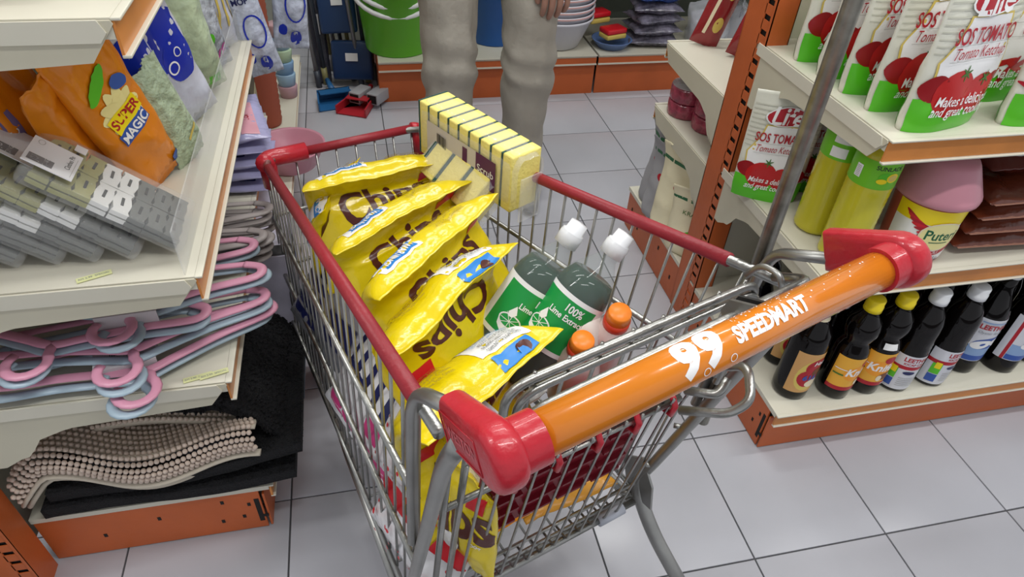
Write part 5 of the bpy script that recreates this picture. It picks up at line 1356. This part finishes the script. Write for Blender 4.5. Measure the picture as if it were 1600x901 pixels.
for i, (x, y) in enumerate(((-.00, 2.72), (.07, 2.70))):
    t = thing('bracket_end', ['grey square tube end lying on the red dustpan', 'small white and black block beside the dustpans'][i], 'tube', (x, y, .040), (0, 0, math.radians(-35)), 'small pieces by the dustpans')
    MB().box((0, 0, 0), (.05, .09, .045), M('grey_tube', (.38, .38, .40), .4), bev=.002).build('casing', t)
    MB().box((0, -.0455, 0), (.040, .001, .034), dark).build('opening', t)
# neighbouring unit at the bottom left picture corner
t = thing('shelf_panel', 'cream steel panel leaning at the bottom left picture corner', 'panel', (-.86, .70, 0), (0, 0, PI / 2))
MB().box((.0, -.12, .065), (.16, .02, .13), cream).build('panel', t)

# ---------------------------------------------------------------- the person
def skin(name, parent, chains, mat, sub=2, T=None):
    me = bpy.data.meshes.new(name); V = []; E = []; Rr = []; roots = []
    idx = {}
    for ch in chains:
        prev = None
        for (p, r) in ch:
            k = tuple(round(a, 4) for a in p)
            if k not in idx: idx[k] = len(V); V.append(p); Rr.append(r)
            if prev is not None: E.append((prev, idx[k]))
            prev = idx[k]
    me.from_pydata(V, E, []); me.update()
    o = bpy.data.objects.new(name, me); COL.objects.link(o); o.parent = parent
    sk = o.modifiers.new('skin', 'SKIN'); sk.use_smooth_shade = True; sk.branch_smoothing = .5
    if not me.skin_vertices: me.attributes  # created with the modifier
    bpy.context.view_layer.objects.active = o
    sv = me.skin_vertices[0].data if me.skin_vertices else None
    if sv is None:
        bm = bmesh.new(); bm.from_mesh(me); bm.verts.layers.skin.verify(); bm.to_mesh(me); bm.free(); sv = me.skin_vertices[0].data
    seen = set(); adj = {i: [] for i in range(len(V))}
    for a, b in E: adj[a].append(b); adj[b].append(a)
    for i, r in enumerate(Rr):
        sv[i].radius = (r if isinstance(r, tuple) else (r, r)); sv[i].use_root = False
    for i in range(len(V)):
        if i in seen: continue
        sv[i].use_root = True; st = [i]
        while st:
            q = st.pop()
            if q in seen: continue
            seen.add(q); st += adj[q]
    md = o.modifiers.new('subdivision', 'SUBSURF'); md.levels = sub; md.render_levels = sub
    me.materials.append(mat); return o
khaki = M('khaki_cotton', (.42, .395, .34), .85, bump=.45, bscale=26, var=.10, vscale=7)
skinm = M('skin', (.42, .23, .17), .5, bump=.08, bscale=60)
PX, PY = .385, 1.97
pers = thing('person', 'person in grey khaki trousers standing behind the cart, left hand lowered', 'person', (PX, PY, 0))
body = [[((0, .02, .93), (.13, .10)), ((0, .02, 1.10), (.125, .095)), ((0, .02, 1.28), (.15, .10)), ((0, .02, 1.40), (.12, .08)), ((0, .015, 1.47), .052), ((0, .0, 1.53), .052)]]
body += [[((0, .02, 1.40), (.12, .08)), ((.17, .02, 1.375), .055), ((.215, .01, 1.23), .042), ((.235, .0, 1.06), .036), ((.215, -.05, .93), .032), ((.185, -.095, .795), .024), ((.175, -.105, .75), (.034, .018)), ((.165, -.112, .705), (.040, .016))]]
body += [[((0, .02, 1.40), (.12, .08)), ((-.17, .02, 1.375), .055), ((-.215, .01, 1.23), .042), ((-.24, .0, 1.10), .036), ((-.24, -.03, .98), .030), ((-.235, -.05, .86), .024), ((-.232, -.055, .80), (.034, .018)), ((-.23, -.06, .77), (.038, .016))]]
for s, (hx, hy, hz) in ((1, (.165, -.112, .705)), (-1, (-.23, -.06, .77))):
    for k, (dx, L_, r_) in enumerate(((-.030, .068, .0100), (-.010, .078, .0105), (.011, .072, .0100), (.030, .058, .0088))):
        x = hx + dx
        body.append([((x, hy, hz + .012), r_ * .9), ((x + dx * .05, hy - .008, hz - .018), r_), ((x + dx * .08, hy - .006, hz - .018 - L_ * .42), r_ * .95), ((x + dx * .05, hy + .012, hz - .018 - L_ * .78), r_ * .86), ((x, hy + .026, hz - .018 - L_ * .92), r_ * .72)])
    q = -1
    body.append([((hx + q * .022, hy + .004, hz + .03), .013), ((hx + q * .046, hy + .004, hz + .004), .012), ((hx + q * .050, hy + .010, hz - .028), .0105), ((hx + q * .044, hy + .016, hz - .046), .008)])
skin('body', pers, body, skinm)
m = MB()
def head(u, v):
    a = u * 2 * PI; b = PI * v; r = math.sin(b)
    x = .076 * r * math.cos(a); y = .096 * r * math.sin(a); z = .118 * math.cos(b)
    if z < 0: x *= 1 + z * 2.2; y = y * (1 + z * .8) - .01 * (-z / .1)
    d = math.exp(-((x / .014) ** 2 + ((z + .005) / .022) ** 2)) if y < 0 else 0
    y -= .020 * d
    for ex in (-.030, .030):
        if y < 0: y += .010 * math.exp(-(((x - ex) / .014) ** 2 + ((z - .012) / .010) ** 2))
    if y < 0: y += .004 * math.exp(-((x / .022) ** 2 + ((z + .045) / .004) ** 2)); y -= .005 * math.exp(-((x / .02) ** 2 + ((z + .055) / .008) ** 2))
    return Vector((x, y, z + 1.615))
m.surf(head, 40, 32, skinm, cu=True)
for s in (-1, 1): m.tube([(s * .074, .008, 1.595), (s * .082, .014, 1.615), (s * .080, .018, 1.640)], [.007, .010, .006], skinm, 8)
hd_ = m.build('head', pers)
m = MB()
for s in (-1, 1): m.lathe([(.0001, -.012), (.009, -.008), (.012, 0), (.009, .008), (.0001, .012)], white_pr, 12, Matrix.Translation((s * .030, -.078, 1.627)))
m.build('eyes', hd_)
m = MB(); m.surf(lambda u, v: (lambda p: Vector((p.x * 1.09, p.y * 1.08 + .012, 1.615 + (p.z - 1.615) * 1.09)))(head(u, v * .52)), 36, 18, M('black_hair', (.012, .010, .010), .6, bump=.8, bscale=90), cu=True); m.build('hair', pers)
shirt = M('plain_shirt', (.10, .12, .16), .85, bump=.3, bscale=30)
skin('shirt', pers, [[((0, .02, .88), (.155, .12)), ((0, .02, 1.05), (.145, .112)), ((0, .02, 1.26), (.165, .115)), ((0, .02, 1.395), (.125, .088))],
                     [((0, .02, 1.395), (.125, .088)), ((.17, .02, 1.38), .068), ((.21, .012, 1.24), .060), ((.222, .008, 1.17), .060)], [((0, .02, 1.395), (.125, .088)), ((-.17, .02, 1.38), .068), ((-.21, .012, 1.24), .060), ((-.224, .008, 1.17), .060)]], shirt)
# trousers: one continuous surface of rings
m = MB()
def leg_ring(s, z):
    k = (z - .03) / .80
    x = s * lerp(.128, .118, k) + (0 if s > 0 else .004) ; y = .0 - .035 * math.exp(-((z - .46) / .16) ** 2) + .01
    rx = .066 + .026 * sm(.30, .85, z) + .010 * math.exp(-((z - .42) / .12) ** 2) - .0
    ry = .072 + .030 * sm(.30, .80, z)
    return x, y, rx, ry
def trouser(s):
    def fn(u, v):
        z = lerp(.035, .80, v); a = u * 2 * PI; x, y, rx, ry = leg_ring(s, z)
        w_ = .0045 * math.sin(z * 62 + 2.2 * math.cos(a + s) + 3 * noise.noise(Vector((u * 4, z * 6, s)))) * (math.exp(-((z - .44) / .10) ** 2) + math.exp(-((z - .10) / .10) ** 2) * 1.3 + .25)
        w_ += .006 * noise.noise(Vector((math.cos(a) * 2, math.sin(a) * 2, z * 7 + s * 4)))
        return Vector((x + (rx + w_) * math.cos(a), y + (ry + w_) * math.sin(a), z))
    return fn
for s in (-1, 1):
    m.surf(trouser(s), 44, 70, khaki, cu=True)
def hips(u, v):
    a = u * 2 * PI; z = lerp(.76, .98, v); k = v
    rx = lerp(.205, .175, sm(0, .8, k)); ry = lerp(.112, .118, k)
    return Vector((rx * math.cos(a) , .01 + ry * math.sin(a) * (1 - .10 * abs(math.cos(a)) ** 6), z))
m.surf(hips, 44, 16, khaki, cu=True)
m.build('trousers', pers)
shoe = M('dark_shoe', (.05, .05, .055), .6)
for s in (-1, 1):
    mm = MB()
    def sf(u, v, s=s):
        a = u * 2 * PI; t_ = v; y = .07 - .25 * t_; w_ = .036 + .012 * math.sin(PI * min(1, t_ * 1.15)) ; h_ = lerp(.085, .040, sm(.25, .8, t_))
        q = math.sin(PI * min(1, max(0, t_))) ** .35
        return Vector((s * .128 + w_ * q * math.cos(a), y, max(.002, h_ / 2 + h_ / 2 * q * math.sin(a))))
    mm.surf(sf, 20, 18, shoe, cu=True)
    mm.build('shoe', pers)
